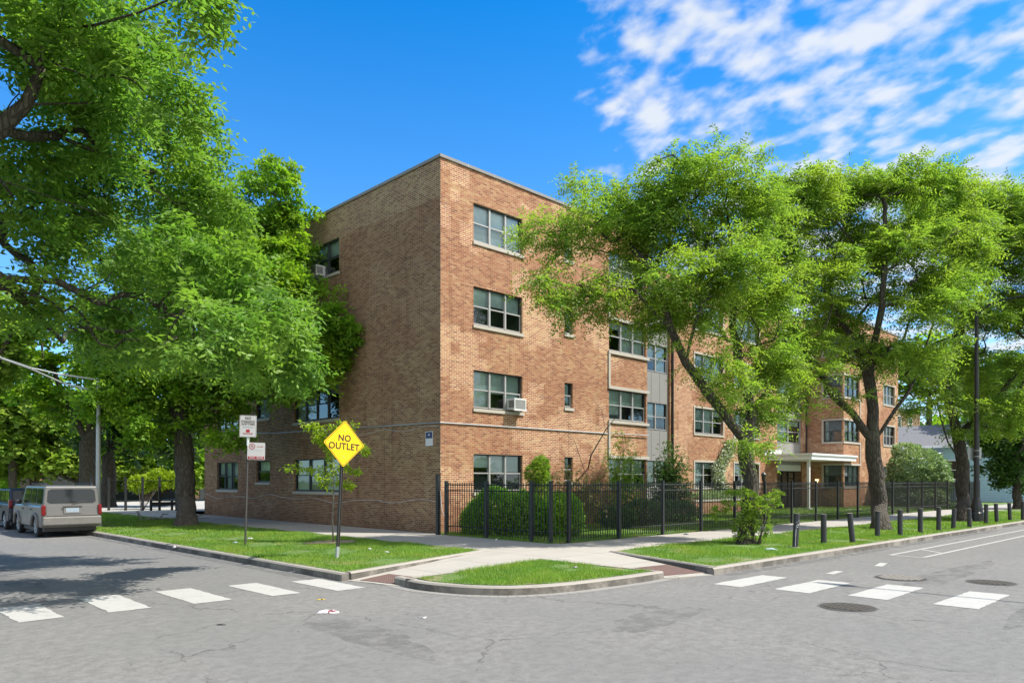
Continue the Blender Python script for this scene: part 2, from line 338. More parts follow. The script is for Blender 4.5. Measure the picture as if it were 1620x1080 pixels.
M['galv'] = simple('galvanised', (0.38, 0.40, 0.41), 0.5, 0.5, 0.2)
M['rust'] = simple('dark_post', (0.06, 0.055, 0.05), 0.7, 0.3, 0.4, 20)
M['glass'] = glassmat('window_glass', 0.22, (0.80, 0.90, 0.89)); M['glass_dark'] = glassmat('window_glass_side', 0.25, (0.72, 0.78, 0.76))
M['blind'] = blindmat('blind', (0.30, 0.37, 0.37), (0.50, 0.58, 0.57)); M['curtain'] = blindmat('curtain', (0.50, 0.55, 0.56), (0.72, 0.78, 0.78), 0.9)
M['room'] = simple('dark_room', (0.10, 0.12, 0.13), 0.9, var=0.6, scale=2.5)
M['yellow'] = simple('sign_yellow', (0.84, 0.56, 0.0), 0.45, var=0.03); M['signblack'] = simple('sign_black', (0.05, 0.02, 0.008), 0.5, var=0.05)
M['signwhite'] = simple('sign_white', (0.62, 0.60, 0.62), 0.45, var=0.04); M['signred'] = simple('sign_red', (0.42, 0.015, 0.04), 0.5, var=0.05); M['signgrey'] = simple('sign_grey', (0.16, 0.13, 0.15), 0.5, var=0.05)
M['navy'] = simple('navy', (0.03, 0.04, 0.12), 0.5, var=0.1); M['paleblue'] = simple('pale_blue_text', (0.35, 0.42, 0.50), 0.5, var=0.1)
M['bark1'] = bark('locust_bark', (0.045, 0.038, 0.030), (0.125, 0.108, 0.088)); M['bark2'] = bark('maple_bark', (0.055, 0.047, 0.038), (0.14, 0.12, 0.10)); M['bark3'] = bark('pale_bark', (0.25, 0.23, 0.20), (0.42, 0.39, 0.34))
M['leafA'] = leafmat('locust_leaf', (0.115, 0.220, 0.030), (0.260, 0.375, 0.075), (0.290, 0.355, 0.050), .56, .24, .5)
M['leafB'] = leafmat('locust_leaf_near', (0.075, 0.180, 0.028), (0.205, 0.345, 0.075), (0.225, 0.335, 0.045), .50, .25, .48)
M['leafC'] = leafmat('maple_leaf', (0.090, 0.210, 0.018), (0.210, 0.360, 0.035), (0.270, 0.370, 0.030), .50, .25)
M['leafD'] = leafmat('dark_leaf', (0.035, 0.095, 0.018), (0.080, 0.160, 0.030), (0.070, 0.140, 0.026), 0.32)
M['leafE'] = leafmat('sapling_leaf', (0.20, 0.32, 0.018), (0.36, 0.44, 0.03), (0.30, 0.40, 0.02), 0.45)
M['leafF'] = leafmat('hedge_leaf', (0.080, 0.230, 0.020), (0.300, 0.520, 0.060), (0.30, 0.45, 0.05), 0.45)
M['leafG'] = leafmat('viburnum_leaf', (0.09, 0.18, 0.07), (0.40, 0.50, 0.30), (0.26, 0.33, 0.16), 0.3)
M['leafH'] = leafmat('ivy_leaf', (0.10, 0.14, 0.06), (0.62, 0.66, 0.55), (0.20, 0.26, 0.12), 0.25)
M['leafR'] = leafmat('rusty_leaf', (0.10, 0.09, 0.03), (0.16, 0.20, 0.04), (0.15, 0.10, 0.04), 0.3)
M['blade'] = leafmat('grass_blade', (0.085, 0.200, 0.018), (0.200, 0.340, 0.045), (0.250, 0.330, 0.050), 0.35, 0.3, 0.55)

# ---------------------------------------------------------------- ground, roads, kerbs
def ky(x): return 8.2-0.0185*x          # face of the right-hand kerb
KX = 7.65
g = MB(); g.add([(-900,-900,-0.06),(900,-900,-0.06),(900,900,-0.06),(-900,900,-0.06)], [(0,1,2,3)]); tag(g.build('ground', M['turf']), 'green ground stretching away behind the streets and houses', kind='structure')
r = MB(); r.add([(-2.4,-60,0),(7.9,-60,0),(7.9,160,0),(-2.4,160,0)], [(0,1,2,3)]); r.add([(7.9,-4,0),(300,-9,0),(300,ky(300)+.1,0),(7.9,ky(7.9)+.1,0)], [(0,1,2,3)])
r.add([(7.9,ky(7.9)+.1,0),(12.6,ky(12.6)+.1,0),(12.6,11.6,0),(7.9,11.6,0)], [(0,1,2,3)]); r.add([(-2.4,-60,0),(-2.4,-4,0),(-80,-4,0),(-80,-60,0)], [(0,1,2,3)])
tag(r.build('road', M['asphalt']), 'grey cracked asphalt of the two meeting streets', kind='structure')
ISL = [G(624,924), (8.02,10.6,0), (8.12,10.0,0), (8.34,9.42,0), (8.81,8.9,0), (9.63,8.56,0), (10.76,8.42,0), (11.6,8.36,0), G(1050,915)]
def smooth(P_, k=5):
    P_ = [np.array(p[:2], float) for p in P_]; Q = [2*P_[0]-P_[1]]+P_+[2*P_[-1]-P_[-2]]; out = []
    for i in range(1, len(Q)-2):
        for j in range(k):
            t = j/k; out.append(tuple(.5*((2*Q[i])+(-Q[i-1]+Q[i+1])*t+(2*Q[i-1]-5*Q[i]+4*Q[i+1]-Q[i+2])*t*t+(-Q[i-1]+3*Q[i]-3*Q[i+1]+Q[i+2])*t**3)))
    return out+[tuple(P_[-1])]
ISL = smooth(ISL)
RL_in, RL_out = (12.66,14.04), (7.75,12.50)      # left side of the first ramp
RI_in, RI_out = (12.30,11.63), (8.02,11.05)
SI_in, SI_out = (12.30,11.63), (12.35,8.36)
SR_in, SR_out = (14.85,11.70), (13.62,7.96)
wk = MB()
def flat(poly, z, mb=wk, thick=0.2): mb.prism([(p[0], p[1]) for p in poly], z-thick, z)
flat([RL_in, (15.72,14.0), (15.72,75), (12.75,75)], 0.15)
flat([(12.30,11.63), (14.85,11.70), (70,11.05), (70,13.75), (12.665,14.04)], 0.15)
tag(wk.build('sidewalk', M['walk']), 'pale concrete sidewalk turning the corner beside the brick building', kind='structure')
def ramp(a_in, b_in, b_out, a_out, lab):
    m_ = MB(); m_.add([(*a_in, .15), (*b_in, .15), (*b_out, .012), (*a_out, .012), (*a_in, -.05), (*b_in, -.05), (*b_out, -.05), (*a_out, -.05)], [(0,3,2,1),(4,5,6,7),(0,1,5,4),(1,2,6,5),(2,3,7,6),(3,0,4,7)])
    bm_ = m_.build('path', M['walk']); tag(bm_, lab, kind='structure')
    # tactile plate with domes
    A, B, C_, D = [np.array([*p, z]) for p, z in ((a_in, .15), (b_in, .15), (b_out, .012), (a_out, .012))]
    def pt(s, t): return (A*(1-s)+B*s)*(1-t)+(D*(1-s)+C_*s)*t
    return pt
p1 = ramp(RL_in, RI_in, RI_out, RL_out, 'concrete kerb ramp sloping down to the left crosswalk')
p2 = ramp(SI_in, SR_in, SR_out, SI_out, 'concrete kerb ramp sloping down to the right crosswalk')
def tactile(pt, s0, s1, t0, t1, label):
    m_ = MB(); up = np.array([0, 0, .008]); q = [pt(s0,t0), pt(s1,t0), pt(s1,t1), pt(s0,t1)]
    m_.add([tuple(x-up*2) for x in q]+[tuple(x+up) for x in q], [(0,1,2,3),(4,7,6,5),(0,4,5,1),(1,5,6,2),(2,6,7,3),(3,7,4,0)])
    ns = int(np.linalg.norm(q[1]-q[0])/0.06); ntt = int(np.linalg.norm(q[3]-q[0])/0.06)
    for i in range(ns):
        for j in range(ntt):
            c = pt(s0+(s1-s0)*(i+.5)/ns, t0+(t1-t0)*(j+.5)/ntt)+up; b = .013
            m_.add([(c[0]-b,c[1]-b,c[2]),(c[0]+b,c[1]-b,c[2]),(c[0]+b,c[1]+b,c[2]),(c[0]-b,c[1]+b,c[2]),(c[0]-b*.5,c[1]-b*.5,c[2]+.006),(c[0]+b*.5,c[1]-b*.5,c[2]+.006),(c[0]+b*.5,c[1]+b*.5,c[2]+.006),(c[0]-b*.5,c[1]+b*.5,c[2]+.006)], [(4,5,6,7),(0,1,5,4),(1,2,6,5),(2,3,7,6),(3,0,4,7)])
    tag(m_.build('tactile_paving', M['tactile']), label, 'tactile paving', 'brown tactile plates on the kerb ramps')
tactile(p1, 0.16, 0.97, 0.80, 0.975, 'brown domed tactile plate at the foot of the left kerb ramp')
tactile(p2, 0.06, 0.97, 0.62, 0.93, 'brown domed tactile plate at the foot of the right kerb ramp')
# kerbs
kb = MB()
def kerb(pts, wd=0.16, z=0.15, mb=kb, zlist=None):
    n = len(pts); P_ = [Vector((p[0], p[1], 0)) for p in pts]; off = []
    for i in range(n):
        t = (P_[min(i+1, n-1)]-P_[max(i-1, 0)]).normalized(); off.append(Vector((-t.y, t.x, 0)))
    V = []; F = []
    for i in range(n):
        zt = (zlist[i] if zlist else z)
        a = P_[i]; b = a+off[i]*wd
        prof = [(a-off[i]*0.012, -.05), (a, zt-.03), (a+off[i]*.03, zt), (b, zt), (b, -.05)]
        V += [(q.x, q.y, h) for q, h in prof]
        if i:
            o_ = (i-1)*5
            for k in range(4): F.append((o_+k, o_+5+k, o_+6+k, o_+1+k))
            F.append((o_+4, o_+9, o_+5, o_))
    F.append((0,1,2,3,4)); F.append(tuple(range(5*n-1, 5*n-6, -1)))
    mb.add(V, F)
def seg(a, b, step=2.0, jit=0.0):
    d = math.hypot(b[0]-a[0], b[1]-a[1]); n = max(1, int(d/step)); return [(a[0]+(b[0]-a[0])*i/n+RS.uniform(-jit, jit), a[1]+(b[1]-a[1])*i/n+RS.uniform(-jit, jit)) for i in range(n+1)]
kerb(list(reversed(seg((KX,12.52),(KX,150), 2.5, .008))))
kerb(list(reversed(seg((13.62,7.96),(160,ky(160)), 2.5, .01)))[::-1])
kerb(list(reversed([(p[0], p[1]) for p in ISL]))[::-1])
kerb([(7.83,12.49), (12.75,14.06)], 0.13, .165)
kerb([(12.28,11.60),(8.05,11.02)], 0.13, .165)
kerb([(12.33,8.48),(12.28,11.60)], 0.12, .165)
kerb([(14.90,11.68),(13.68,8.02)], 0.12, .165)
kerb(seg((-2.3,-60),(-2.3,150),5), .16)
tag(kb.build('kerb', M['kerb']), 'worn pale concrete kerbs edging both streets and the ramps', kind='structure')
# gutters of lighter concrete along kerbs
gt = MB()
def strip(pts, w0, w1, z, mb):
    n = len(pts); P_ = [Vector((p[0], p[1], 0)) for p in pts]
    for i in range(n-1):
        t = (P_[i+1]-P_[i]).normalized(); o_ = Vector((-t.y, t.x, 0))
        mb.add([(*(P_[i]+o_*w0).xy, z), (*(P_[i+1]+o_*w0).xy, z), (*(P_[i+1]+o_*w1).xy, z), (*(P_[i]+o_*w1).xy, z)], [(0,1,2,3)])
strip([(p[0], p[1]) for p in ISL], -.22, 0.0, .004, gt)
tag(gt.build('gutter', concrete('gutter_concrete', (0.20,0.19,0.175), (0.27,0.26,0.24), False)), 'concrete gutter strip round the corner island', kind='structure')
kj = M['kerb'].node_tree
# parkways
LAWNS = {}
def lawn(name, poly, z, lab, step=None):
    m_ = MB(); m_.prism(poly, z-.12, z); LAWNS[name] = (poly, z); return tag(m_.build('lawn', M['turf']), lab, kind='structure')
LP = [(7.82,12.72),(12.74,14.2),(12.74,75),(7.82,75)]
IP = [(8.3,11.0),(8.2,10.5),(8.3,10.05),(8.5,9.55),(8.93,9.06),(9.68,8.74),(10.78,8.60),(12.24,8.55),(12.2,11.50)]
RP = [(14.95,11.66),(13.82,8.14),(70,ky(70)+.18),(70,11.02)]
YA_ = [(15.5,14.2),(60,13.95),(60,19.5),(50,19.5),(50,22),(27.7,22),(27.7,19.5),(15.5,19.5)]
lawn('left', LP, .155, 'grass parkway strip between the left street and the sidewalk'); lawn('island', IP, .155, 'small grass island in the rounded street corner')
lawn('right', RP, .155, 'grass parkway strip with bollards along the right street'); lawn('yard', YA_, .17, 'fenced front lawn before the brick building')
bl = MB(); bl.add([(60,13.9,.12),(160,13,.12),(160,60,.12),(60,60,.12)], [(0,1,2,3)]); tag(bl.build('lawn', M['turf']), 'neighbouring lawn beyond the right end of the brick building', kind='structure')
wk2 = MB(); wk2.box(60, 160, 11.0, 13.7, -.05, .14); tag(wk2.build('sidewalk', M['walk']), 'far stretch of sidewalk past the last fence post', kind='structure')
lot = MB(); lot.add([(12.7,44,.165),(60,44,.165),(60,74,.165),(12.7,74,.165)], [(0,1,2,3)]); tag(lot.build('parking_lot', concrete('lot_concrete', (0.33,0.32,0.29), (0.44,0.42,0.39), False)), 'bright concrete parking lot behind the brick building', kind='structure')
yw = MB(); yw.add([(44.6,14.2,.178),(46.6,14.2,.178),(46.6,22,.178),(44.6,22,.178)], [(0,1,2,3)]); yw.add([(46.6,17.4,.178),(60,17.4,.178),(60,18.2,.178),(46.6,18.2,.178)], [(0,1,2,3)])
tag(yw.build('path', M['walk']), 'concrete path from the sidewalk to the canopied entrance', kind='structure')
# markings
def blotch(cx_, cy_, rx_, ry_, z, mat, lab, seed, name='road_stain'):
    rs = np.random.RandomState(seed); ph = rs.uniform(0, 6.28, 4); V = []
    for a in np.linspace(0, 2*math.pi, 49)[:-1]:
        k = 1+.16*math.sin(2*a+ph[0])+.12*math.sin(3*a+ph[1])+.07*math.sin(7*a+ph[2])+.04*math.sin(13*a+ph[3]); V.append((cx_+rx_*k*math.cos(a), cy_+ry_*k*math.sin(a), z))
    tag(MB().add(V, [tuple(range(48))]).build(name, mat), lab, kind='structure')
def patchmat(name, a, al):
    m = Mat(name); f = m.noise(30, 4, .8); m.base(m.mix(f, (a*.7,a*.69,a*.67,1), (a*1.2,a*1.19,a*1.16,1))).rough(.85)
    m.set(m.p.inputs['Alpha'], m.rng(m.noise(2.2, 5, .7), .38, .62, 0.0, al)); return m.m
sA = patchmat('oil_stain', .12, .28)
for i, (x, y, a, b) in enumerate([(5.2,8.0,.4,1.4),(14.2,2.4,2.2,.3),(17.5,4.6,2.6,.4),(3.2,17.5,.4,2.6),(8.8,6.0,1.2,.35)]):
    blotch(x, y, a, b, .003+.0001*i, sA, 'faint worn stain on the asphalt', 200+i)
gm = patchmat('gutter_grit', .16, .9)
for i, (p0, p1) in enumerate([((7.45,12.7),(7.45,30)),((13.8,7.75),(34,7.4))]):
    g_ = MB(); strip([p0, p1], -.16, .16, .0045, g_); tag(g_.build('gutter', gm), 'grit and dust lying along the kerb', kind='structure')
BARS = []
for x0, x1, y0, y1 in [(2.22,2.80,12.0,13.55),(3.37,3.97,11.95,13.72),(4.58,5.18,11.85,13.62),(5.80,6.34,11.72,13.45),(6.91,7.48,11.48,13.15),(1.05,1.62,12.1,13.75)]:
    BARS.append([(x0,y0),(x1,y0),(x1,y1),(x0,y1)])
for x0, x1, y0, y1 in [(12.42,14.32,6.68,7.27),(12.60,14.42,5.50,6.14),(12.80,14.72,4.32,4.96),(12.88,14.86,3.02,3.64),(13.0,14.9,1.8,2.4)]:
    BARS.append([(x0,y0),(x1,y0),(x1,y1),(x0,y1)])
for i, q in enumerate(BARS):
    m_ = MB(); q = [(a+RS.uniform(-.02,.02), b+RS.uniform(-.03,.03)) for a, b in q]
    # ragged edges
    ring = []
    for k in range(4):
        a, b = q[k], q[(k+1)%4]
        for t in np.linspace(0, 1, 14)[:-1]: ring.append((a[0]+(b[0]-a[0])*t+RS.normal(0,.007), a[1]+(b[1]-a[1])*t+RS.normal(0,.007), .005))
    m_.add(ring, [tuple(range(len(ring)))])
    tag(m_.build('crosswalk_marking', M['paint']), ('white crosswalk bar on the left street' if q[0][0] < 9 else 'white crosswalk bar on the right street'), kind='structure')
ln = MB()
def line(a, b, wd):
    t = Vector((b[0]-a[0], b[1]-a[1], 0)).normalized(); o_ = Vector((-t.y, t.x, 0))*wd/2
    ln.add([(a[0]-o_.x, a[1]-o_.y, .005), (b[0]-o_.x, b[1]-o_.y, .005), (b[0]+o_.x, b[1]+o_.y, .005), (a[0]+o_.x, a[1]+o_.y, .005)], [(0,1,2,3)])
line((15.5,6.35),(16.15,6.4),.17); line((17.7,6.15),(18.5,6.3),.17)
line((20.55,6.86),(60,6.3),.10); line((20.6,6.05),(60,5.6),.10); line((20.55,6.06),(20.55,6.9),.10); line((22.2,6.1),(22.9,6.8),.10)
tag(ln.build('road_marking', M['paint']), 'thin white bike lane lines on the right street', kind='structure')

# ---------------------------------------------------------------- building
XA, YA, YB, XB, XC, XD = 15.75, 19.55, 22.0, 27.72, 50.0, 60.4
ZR = 12.92
bld = empty('apartment_building', (XA, YA, .1), 'four storey red brown brick apartment building with flat roof on the corner', 'apartment building')
MI = Matrix.Translation((-XA, -YA, -.1))
def B(mb, name, mats, parent=None, smooth=False, bevel=0):
    """build under the building; coordinates given in world space"""
    o = mb.build(name, mats, parent or bld, smooth, bevel)
    if parent is None: o.matrix_parent_inverse = MI
    return o
def loc3(axis, plane, u, o, z):            # facade space -> world: 'f' faces -Y, 's' faces -X
    return (u, plane-o, z) if axis == 'f' else (plane-o, u, z)
def fbox(mb, axis, plane, u0, u1, o0, o1, z0, z1, m=0):
    if axis == 'f': mb.box(u0, u1, plane-o1, plane-o0, z0, z1, m)
    else: mb.box(plane-o1, plane-o0, u0, u1, z0, z1, m)
def wall(mb, axis, plane, u0, u1, z0, z1, holes, depth=0.14, m=0):
    us = sorted({u0, u1}|{h[0] for h in holes}|{h[1] for h in holes}); zs = sorted({z0, z1}|{h[2] for h in holes}|{h[3] for h in holes})
    for i in range(len(us)-1):
        for j in range(len(zs)-1):
            cu, cz = (us[i]+us[i+1])/2, (zs[j]+zs[j+1])/2
            if any(h[0] < cu < h[1] and h[2] < cz < h[3] for h in holes): continue
            q = [loc3(axis, plane, a, 0, b) for a, b in ((us[i],zs[j]),(us[i+1],zs[j]),(us[i+1],zs[j+1]),(us[i],zs[j+1]))]
            mb.add(q, [(0,1,2,3) if axis == 'f' else (3,2,1,0)], m)
    for a, b, c, d in holes:
        r0 = [loc3(axis, plane, x, 0, z) for x, z in ((a,c),(b,c),(b,d),(a,d))]; r1 = [loc3(axis, plane, x, -depth, z) for x, z in ((a,c),(b,c),(b,d),(a,d))]
        mb.add(r0+r1, [(0,4,5,1),(1,5,6,2),(2,6,7,3),(3,7,4,0)], m)
rnd = random.Random(3)
def window(axis, plane, u0, u1, z0, z1, n=3, style='A', sill=True, surround=False, blinds=None, rail=0.5, recess=0.09, label=None):
    fm = M['darkframe']; mb = MB(); t = 0.045
    o0, o1 = -recess-.05, -recess
    fbox(mb, axis, plane, u0, u1, o0, o1, z1-t, z1); fbox(mb, axis, plane, u0, u1, o0, o1, z0, z0+t)
    fbox(mb, axis, plane, u0, u0+t, o0, o1, z0+t, z1-t); fbox(mb, axis, plane, u1-t, u1, o0, o1, z0+t, z1-t)
    fr = mb.build('window', fm, bld); fr.matrix_parent_inverse = MI
    if label: fr['label'] = label
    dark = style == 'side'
    mul = MB(); wu = (u1-u0-2*t)/n; zr = z0+(z1-z0)*rail
    for k in range(1, n):
        c = u0+t+wu*k; fbox(mul, axis, plane, c-.035, c+.035, o0+.005, o1+.03, z0+t, z1-t-.002)
    for k in range(n):
        a = u0+t+wu*k; b = a+wu
        e0 = a+(.035 if k else 0); e1 = b-(.035 if k < n-1 else 0)
        fbox(mul, axis, plane, e0, e1, o0+.01, o1+.012, zr-.022, zr+.022)
        # lower sash sits in front
        fbox(mul, axis, plane, e0, e0+.022, o0+.02, o1+.008, z0+t, zr-.022); fbox(mul, axis, plane, e1-.022, e1, o0+.02, o1+.008, z0+t, zr-.022)
        fbox(mul, axis, plane, e0+.022, e1-.022, o0+.02, o1+.008, z0+t, z0+t+.035)
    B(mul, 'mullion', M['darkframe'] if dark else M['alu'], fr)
    for k in range(n):
        a = u0+t+wu*k+.01; b = a+wu-.02
        for c, d, oo in ((z0+t+.01, zr-.01, o0+.028), (zr+.01, z1-t-.005, o0+.008)):
            q = MB(); q.add([loc3(axis, plane, a, oo, c), loc3(axis, plane, b, oo, c), loc3(axis, plane, b, oo, d), loc3(axis, plane, a, oo, d)], [(0,1,2,3) if axis == 'f' else (3,2,1,0)])
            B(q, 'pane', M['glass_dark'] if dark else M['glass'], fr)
    bk = MB(); oo = o0-.05
    for k in range(n):
        a = u0+t+wu*k; b = a+wu
        h = (blinds[k % len(blinds)] if blinds else rnd.choice([.45, .6, 1.0, .5, 1.0, .25, .8]))
        if h > 0:
            zb = z1-(z1-z0)*h; jj = rnd.uniform(0, .02)
            bk.add([loc3(axis, plane, a, oo-jj, zb), loc3(axis, plane, b, oo-jj, zb), loc3(axis, plane, b, oo-jj, z1), loc3(axis, plane, a, oo-jj, z1)], [(0,1,2,3)], 0 if rnd.random() < .5 else 1)
    # shallow dark room behind
    R0 = [loc3(axis, plane, x, o0-.01, z) for x, z in ((u0,z0),(u1,z0),(u1,z1),(u0,z1))]; R1 = [loc3(axis, plane, x, o0-.9, z) for x, z in ((u0,z0),(u1,z0),(u1,z1),(u0,z1))]
    bk.add(R0+R1, [(4,5,6,7),(0,1,5,4),(1,2,6,5),(2,3,7,6),(3,0,4,7)], 2)
    B(bk, 'blind', [M['blind'], M['curtain'], M['room']], fr)
    if sill and not surround:
        s_ = MB(); fbox(s_, axis, plane, u0-.03, u1+.05, -recess-.02, .05, z0-.115, z0-.001); B(s_, 'sill', M['stone'], fr)
    if surround:
        s_ = MB(); f_ = .10
        fbox(s_, axis, plane, u0-f_, u1+f_, -.13, .035, z1+.001, z1+f_); fbox(s_, axis, plane, u0-f_, u1+f_, -.13, .045, z0-f_, z0-.001)
        fbox(s_, axis, plane, u0-f_, u0-.001, -.13, .035, z0, z1); fbox(s_, axis, plane, u1+.001, u1+f_, -.13, .035, z0, z1); B(s_, 'surround', M['stone'], fr)
    return fr
HEADS = [2.90, 5.87, 8.83, 11.78]
# wing A front
holesA = []
for i, h in enumerate(HEADS):
    holesA += [(17.24, 19.70, h-1.36, h), (22.08, 22.58, h-1.0, h), (24.93, 27.62, h-1.33, h)]
mb = MB(); wall(mb, 'f', YA, XA, XB, 0.0, ZR, holesA)
# the bay: side wall of wing A toward the court
mb.add([(XB,YA,0),(XB,YB,0),(XB,YB,ZR),(XB,YA,ZR)], [(0,1,2,3)])
# wing B
GP = [(30.95, 33.25), (45.5, 49.2)]
holesB = []
BW = [(35.65,38.7),(40.0,43.05)]
BH = [2.98, 5.98, 8.98, 11.80]
for h in BH:
    for a, b in BW: holesB.append((a, b, h-1.42, h))
for a, b in GP: holesB.append((a, b, 0.2, ZR-.9))
wall(mb, 'f', YB, XB, XC, 0.0, ZR, holesB, 0.16)
# wing C side and front
holesC1 = [(19.68, 20.88, h-1.42, h) for h in BH]
wall(mb, 's', XC, YA, YB, 0.0, ZR, holesC1)
holesC2 = []
for h in BH: holesC2 += [(50.12, 52.75, h-1.42, h), (57.3, 59.6, h-1.42, h)]
wall(mb, 'f', YA, XC, XD, 0.0, ZR, holesC2)
mb.add([(XD,YA,0),(XD,38,0),(XD,38,ZR),(XD,YA,ZR)], [(0,1,2,3)])
mb.add([(XD,38,0),(XC,38,0),(XC,38,ZR),(XD,38,ZR)], [(0,1,2,3)]); mb.add([(XC,38,0),(XC,34,0),(XC,34,ZR),(XC,38,ZR)], [(0,1,2,3)])
mb.add([(XC,34,0),(XB,34,0),(XB,34,ZR),(XC,34,ZR)], [(0,1,2,3)]); mb.add([(XB,34,0),(XB,39.5,0),(XB,39.5,ZR),(XB,34,ZR)], [(0,1,2,3)]); mb.add([(XB,39.5,0),(XA,39.5,0),(XA,39.5,ZR),(XB,39.5,ZR)], [(0,1,2,3)])
B(mb, 'wall', M['brick'])
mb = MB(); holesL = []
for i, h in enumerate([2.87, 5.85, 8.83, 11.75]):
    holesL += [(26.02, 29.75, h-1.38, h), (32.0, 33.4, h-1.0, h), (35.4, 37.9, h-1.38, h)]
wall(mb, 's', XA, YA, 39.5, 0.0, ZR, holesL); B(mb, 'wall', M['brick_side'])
# windows
for i, h in enumerate(HEADS):
    bl_ = [[.35, .5, .45], [1.0, .55, 1.0], [.5, .4, .5], [1.0, 1.0, 1.0]][i]
    window('f', YA, 17.24, 19.70, h-1.36, h, 3, blinds=bl_, label='triple window with two pale mullions')
    window('f', YA, 22.08, 22.58, h-1.0, h, 1, label='narrow single window')
    window('f', YA, 24.93, 27.62, h-1.33, h, 3, sill=False)
for h in BH:
    for a, b in BW: window('f', YB, a, b, h-1.42, h, 3, surround=True, rail=.5)
    window('s', XC, 19.68, 20.88, h-1.42, h, 1, style='side', sill=False); window('f', YA, 50.12, 52.75, h-1.42, h, 3, style='side', sill=False)
    window('f', YA, 57.3, 59.6, h-1.42, h, 3, surround=h > 4)
for i, h in enumerate([2.87, 5.85, 8.83, 11.75]):
    window('s', XA, 26.02, 29.75, h-1.38, h, 4 if i else 3, style='side'); window('s', XA, 32.0, 33.4, h-1.0, h, 1, style='side'); window('s', XA, 35.4, 37.9, h-1.38, h, 3, style='side')
# limestone bands round the brick panels of wing A's bay
st = MB()
for i in range(3):
    lo, hi = HEADS[i], HEADS[i+1]-1.33
    fbox(st, 'f', YA, 24.86, 27.80, 0.001, .07, lo+.002, lo+.13); fbox(st, 'f', YA, 24.86, 27.80, 0.001, .07, hi-.13, hi-.002); fbox(st, 'f', YA, 24.86, 24.98, .001, .06, lo+.13, hi-.13)
B(st, 'stone_band', M['stone'])
st = MB()
for i in range(4):
    h = BH[i]
    for z0_, z1_ in ((h, h+.12), (h-1.54, h-1.42)):
        fbox(st, 'f', YA, XC-.05, 52.87, .001, .05, z0_, z1_); fbox(st, 's', XC, YA-.05+.05, 21.0, .001, .05, z0_, z1_)
    fbox(st, 's', XC, 20.88, 21.0, .001, .05, h-1.42, h)
for i in range(3): fbox(st, 'f', YA, 52.75, 52.87, .001, .05, BH[i]+.12, BH[i+1]-1.54)
B(st, 'stone_band', M['stone'])
# grey infill columns in wing B
for gi, (a, b) in enumerate(GP):
    gp = MB(); pl_ = YB+.12
    hs = [(a+.12, b-.12, h-(1.42 if gi == 0 else 1.55), h) for h in (BH if gi == 0 else BH[1:])]
    if gi == 1: hs.append((a, b, .0, 3.0))
    wall(gp, 'f', pl_, a, b, 0.0, ZR-.9, hs, .05)
    for c in np.linspace(a, b, 4)[1:-1]:
        for k in range(len(hs)-(1 if gi else 0)):
            top = hs[k][2]; bot = hs[k-1][3] if k else (3.0 if gi else .3)
            fbox(gp, 'f', pl_, c-.012, c+.012, .001, .012, bot+.02, top-.02)
    B(gp, 'grey_panel', M['grey_panel'])
    for h in (BH if gi == 0 else BH[1:]):
        hh = 1.42 if gi == 0 else 1.55
        window('f', pl_, a+.12, b-.12, h-hh, h, 2, sill=False, recess=.03, style='A')
# entrance
dr = MB(); X0, X1 = GP[1]
fbox(dr, 'f', YB, X0, X1, -.62, -.60, .2, 2.6, 1)
for c in (X0+.03, X0+.95, X0+1.85, X0+2.75, X1-.04): fbox(dr, 'f', YB, c-.04, c+.04, -.60, -.52, .2, 2.6)
for z in (.24, 2.1, 2.56): fbox(dr, 'f', YB, X0+.07, X1-.08, -.595, -.525, z-.04, z+.04)
B(dr, 'door', [M['black'], M['glass']])
dr = MB(); fbox(dr, 'f', YB, X0, X1, -.6, -.1, 2.6, 3.0); B(dr, 'transom_panel', M['offwhite'])
dr = MB(); dr.add([(X0,YB+.161,.0),(X0,YB+.6,.0),(X0,YB+.6,3.),(X0,YB+.161,3.)], [(0,1,2,3)]); dr.add([(X1,YB+.161,.0),(X1,YB+.6,.0),(X1,YB+.6,3.),(X1,YB+.161,3.)], [(3,2,1,0)]); dr.add([(X0,YB+.6,2.6),(X1,YB+.6,2.6),(X1,YB+.6,.0),(X0,YB+.6,.0)],[(0,1,2,3)]); B(dr, 'wall', M['brick_far'])
cn = MB(); cn.box(44.3, 51.3, 19.22, 21.98, 3.24, 3.60); 
B(cn, 'canopy', M['white'], bevel=.02)
cn = MB(); cn.box(44.22, 51.38, 19.14, 19.215, 3.52, 3.63); cn.box(44.22, 44.295, 19.215, 21.98, 3.52, 3.63); B(cn, 'canopy_edge', M['white'])
cn = MB(); cn.box(44.6, 44.76, 19.5, 19.66, .2, 3.24); cn.box(44.52, 44.84, 19.42, 19.74, .17, .26); B(cn, 'canopy_post', M['offwhite'])
cn = MB(); cn.box(44.3, 45.9, 21.9, 21.96, 3.66, 3.92); B(cn, 'address_board', M['signwhite'])
# coping
cp = MB(); e = .05
def cop(x0, x1, y0, y1, jx=None):
    cp.box(x0, x1, y0, y1, ZR+.001, ZR+.105)
cop(XA-e, XB+e, YA-e, YA+.3); cop(XA-e, XA+.3, YA+.3, 39.5+e); cop(XB-.3, XB+e, YA+.3, YB-e); cop(XB-.3, XC+.3, YB-e, YB+.3); cop(XC-e, XC+.3, YA+.3, YB-e); cop(XC-e, XD+e, YA-e, YA+.3); cop(XD-.3, XD+e, YA+.3, 38)
B(cp, 'coping', M['coping'])
jn = MB()
for x in np.arange(XA+1.2, XB, 1.25): jn.box(x-.012, x+.012, YA-e-.004, YA+.29, ZR+.002, ZR+.111)
for y in np.arange(YA+1.2, 39, 1.25): jn.box(XA-e-.004, XA+.29, y-.012, y+.012, ZR+.002, ZR+.111)
B(jn, 'coping_joint', M['stone'])
rf = MB(); z = ZR-.15
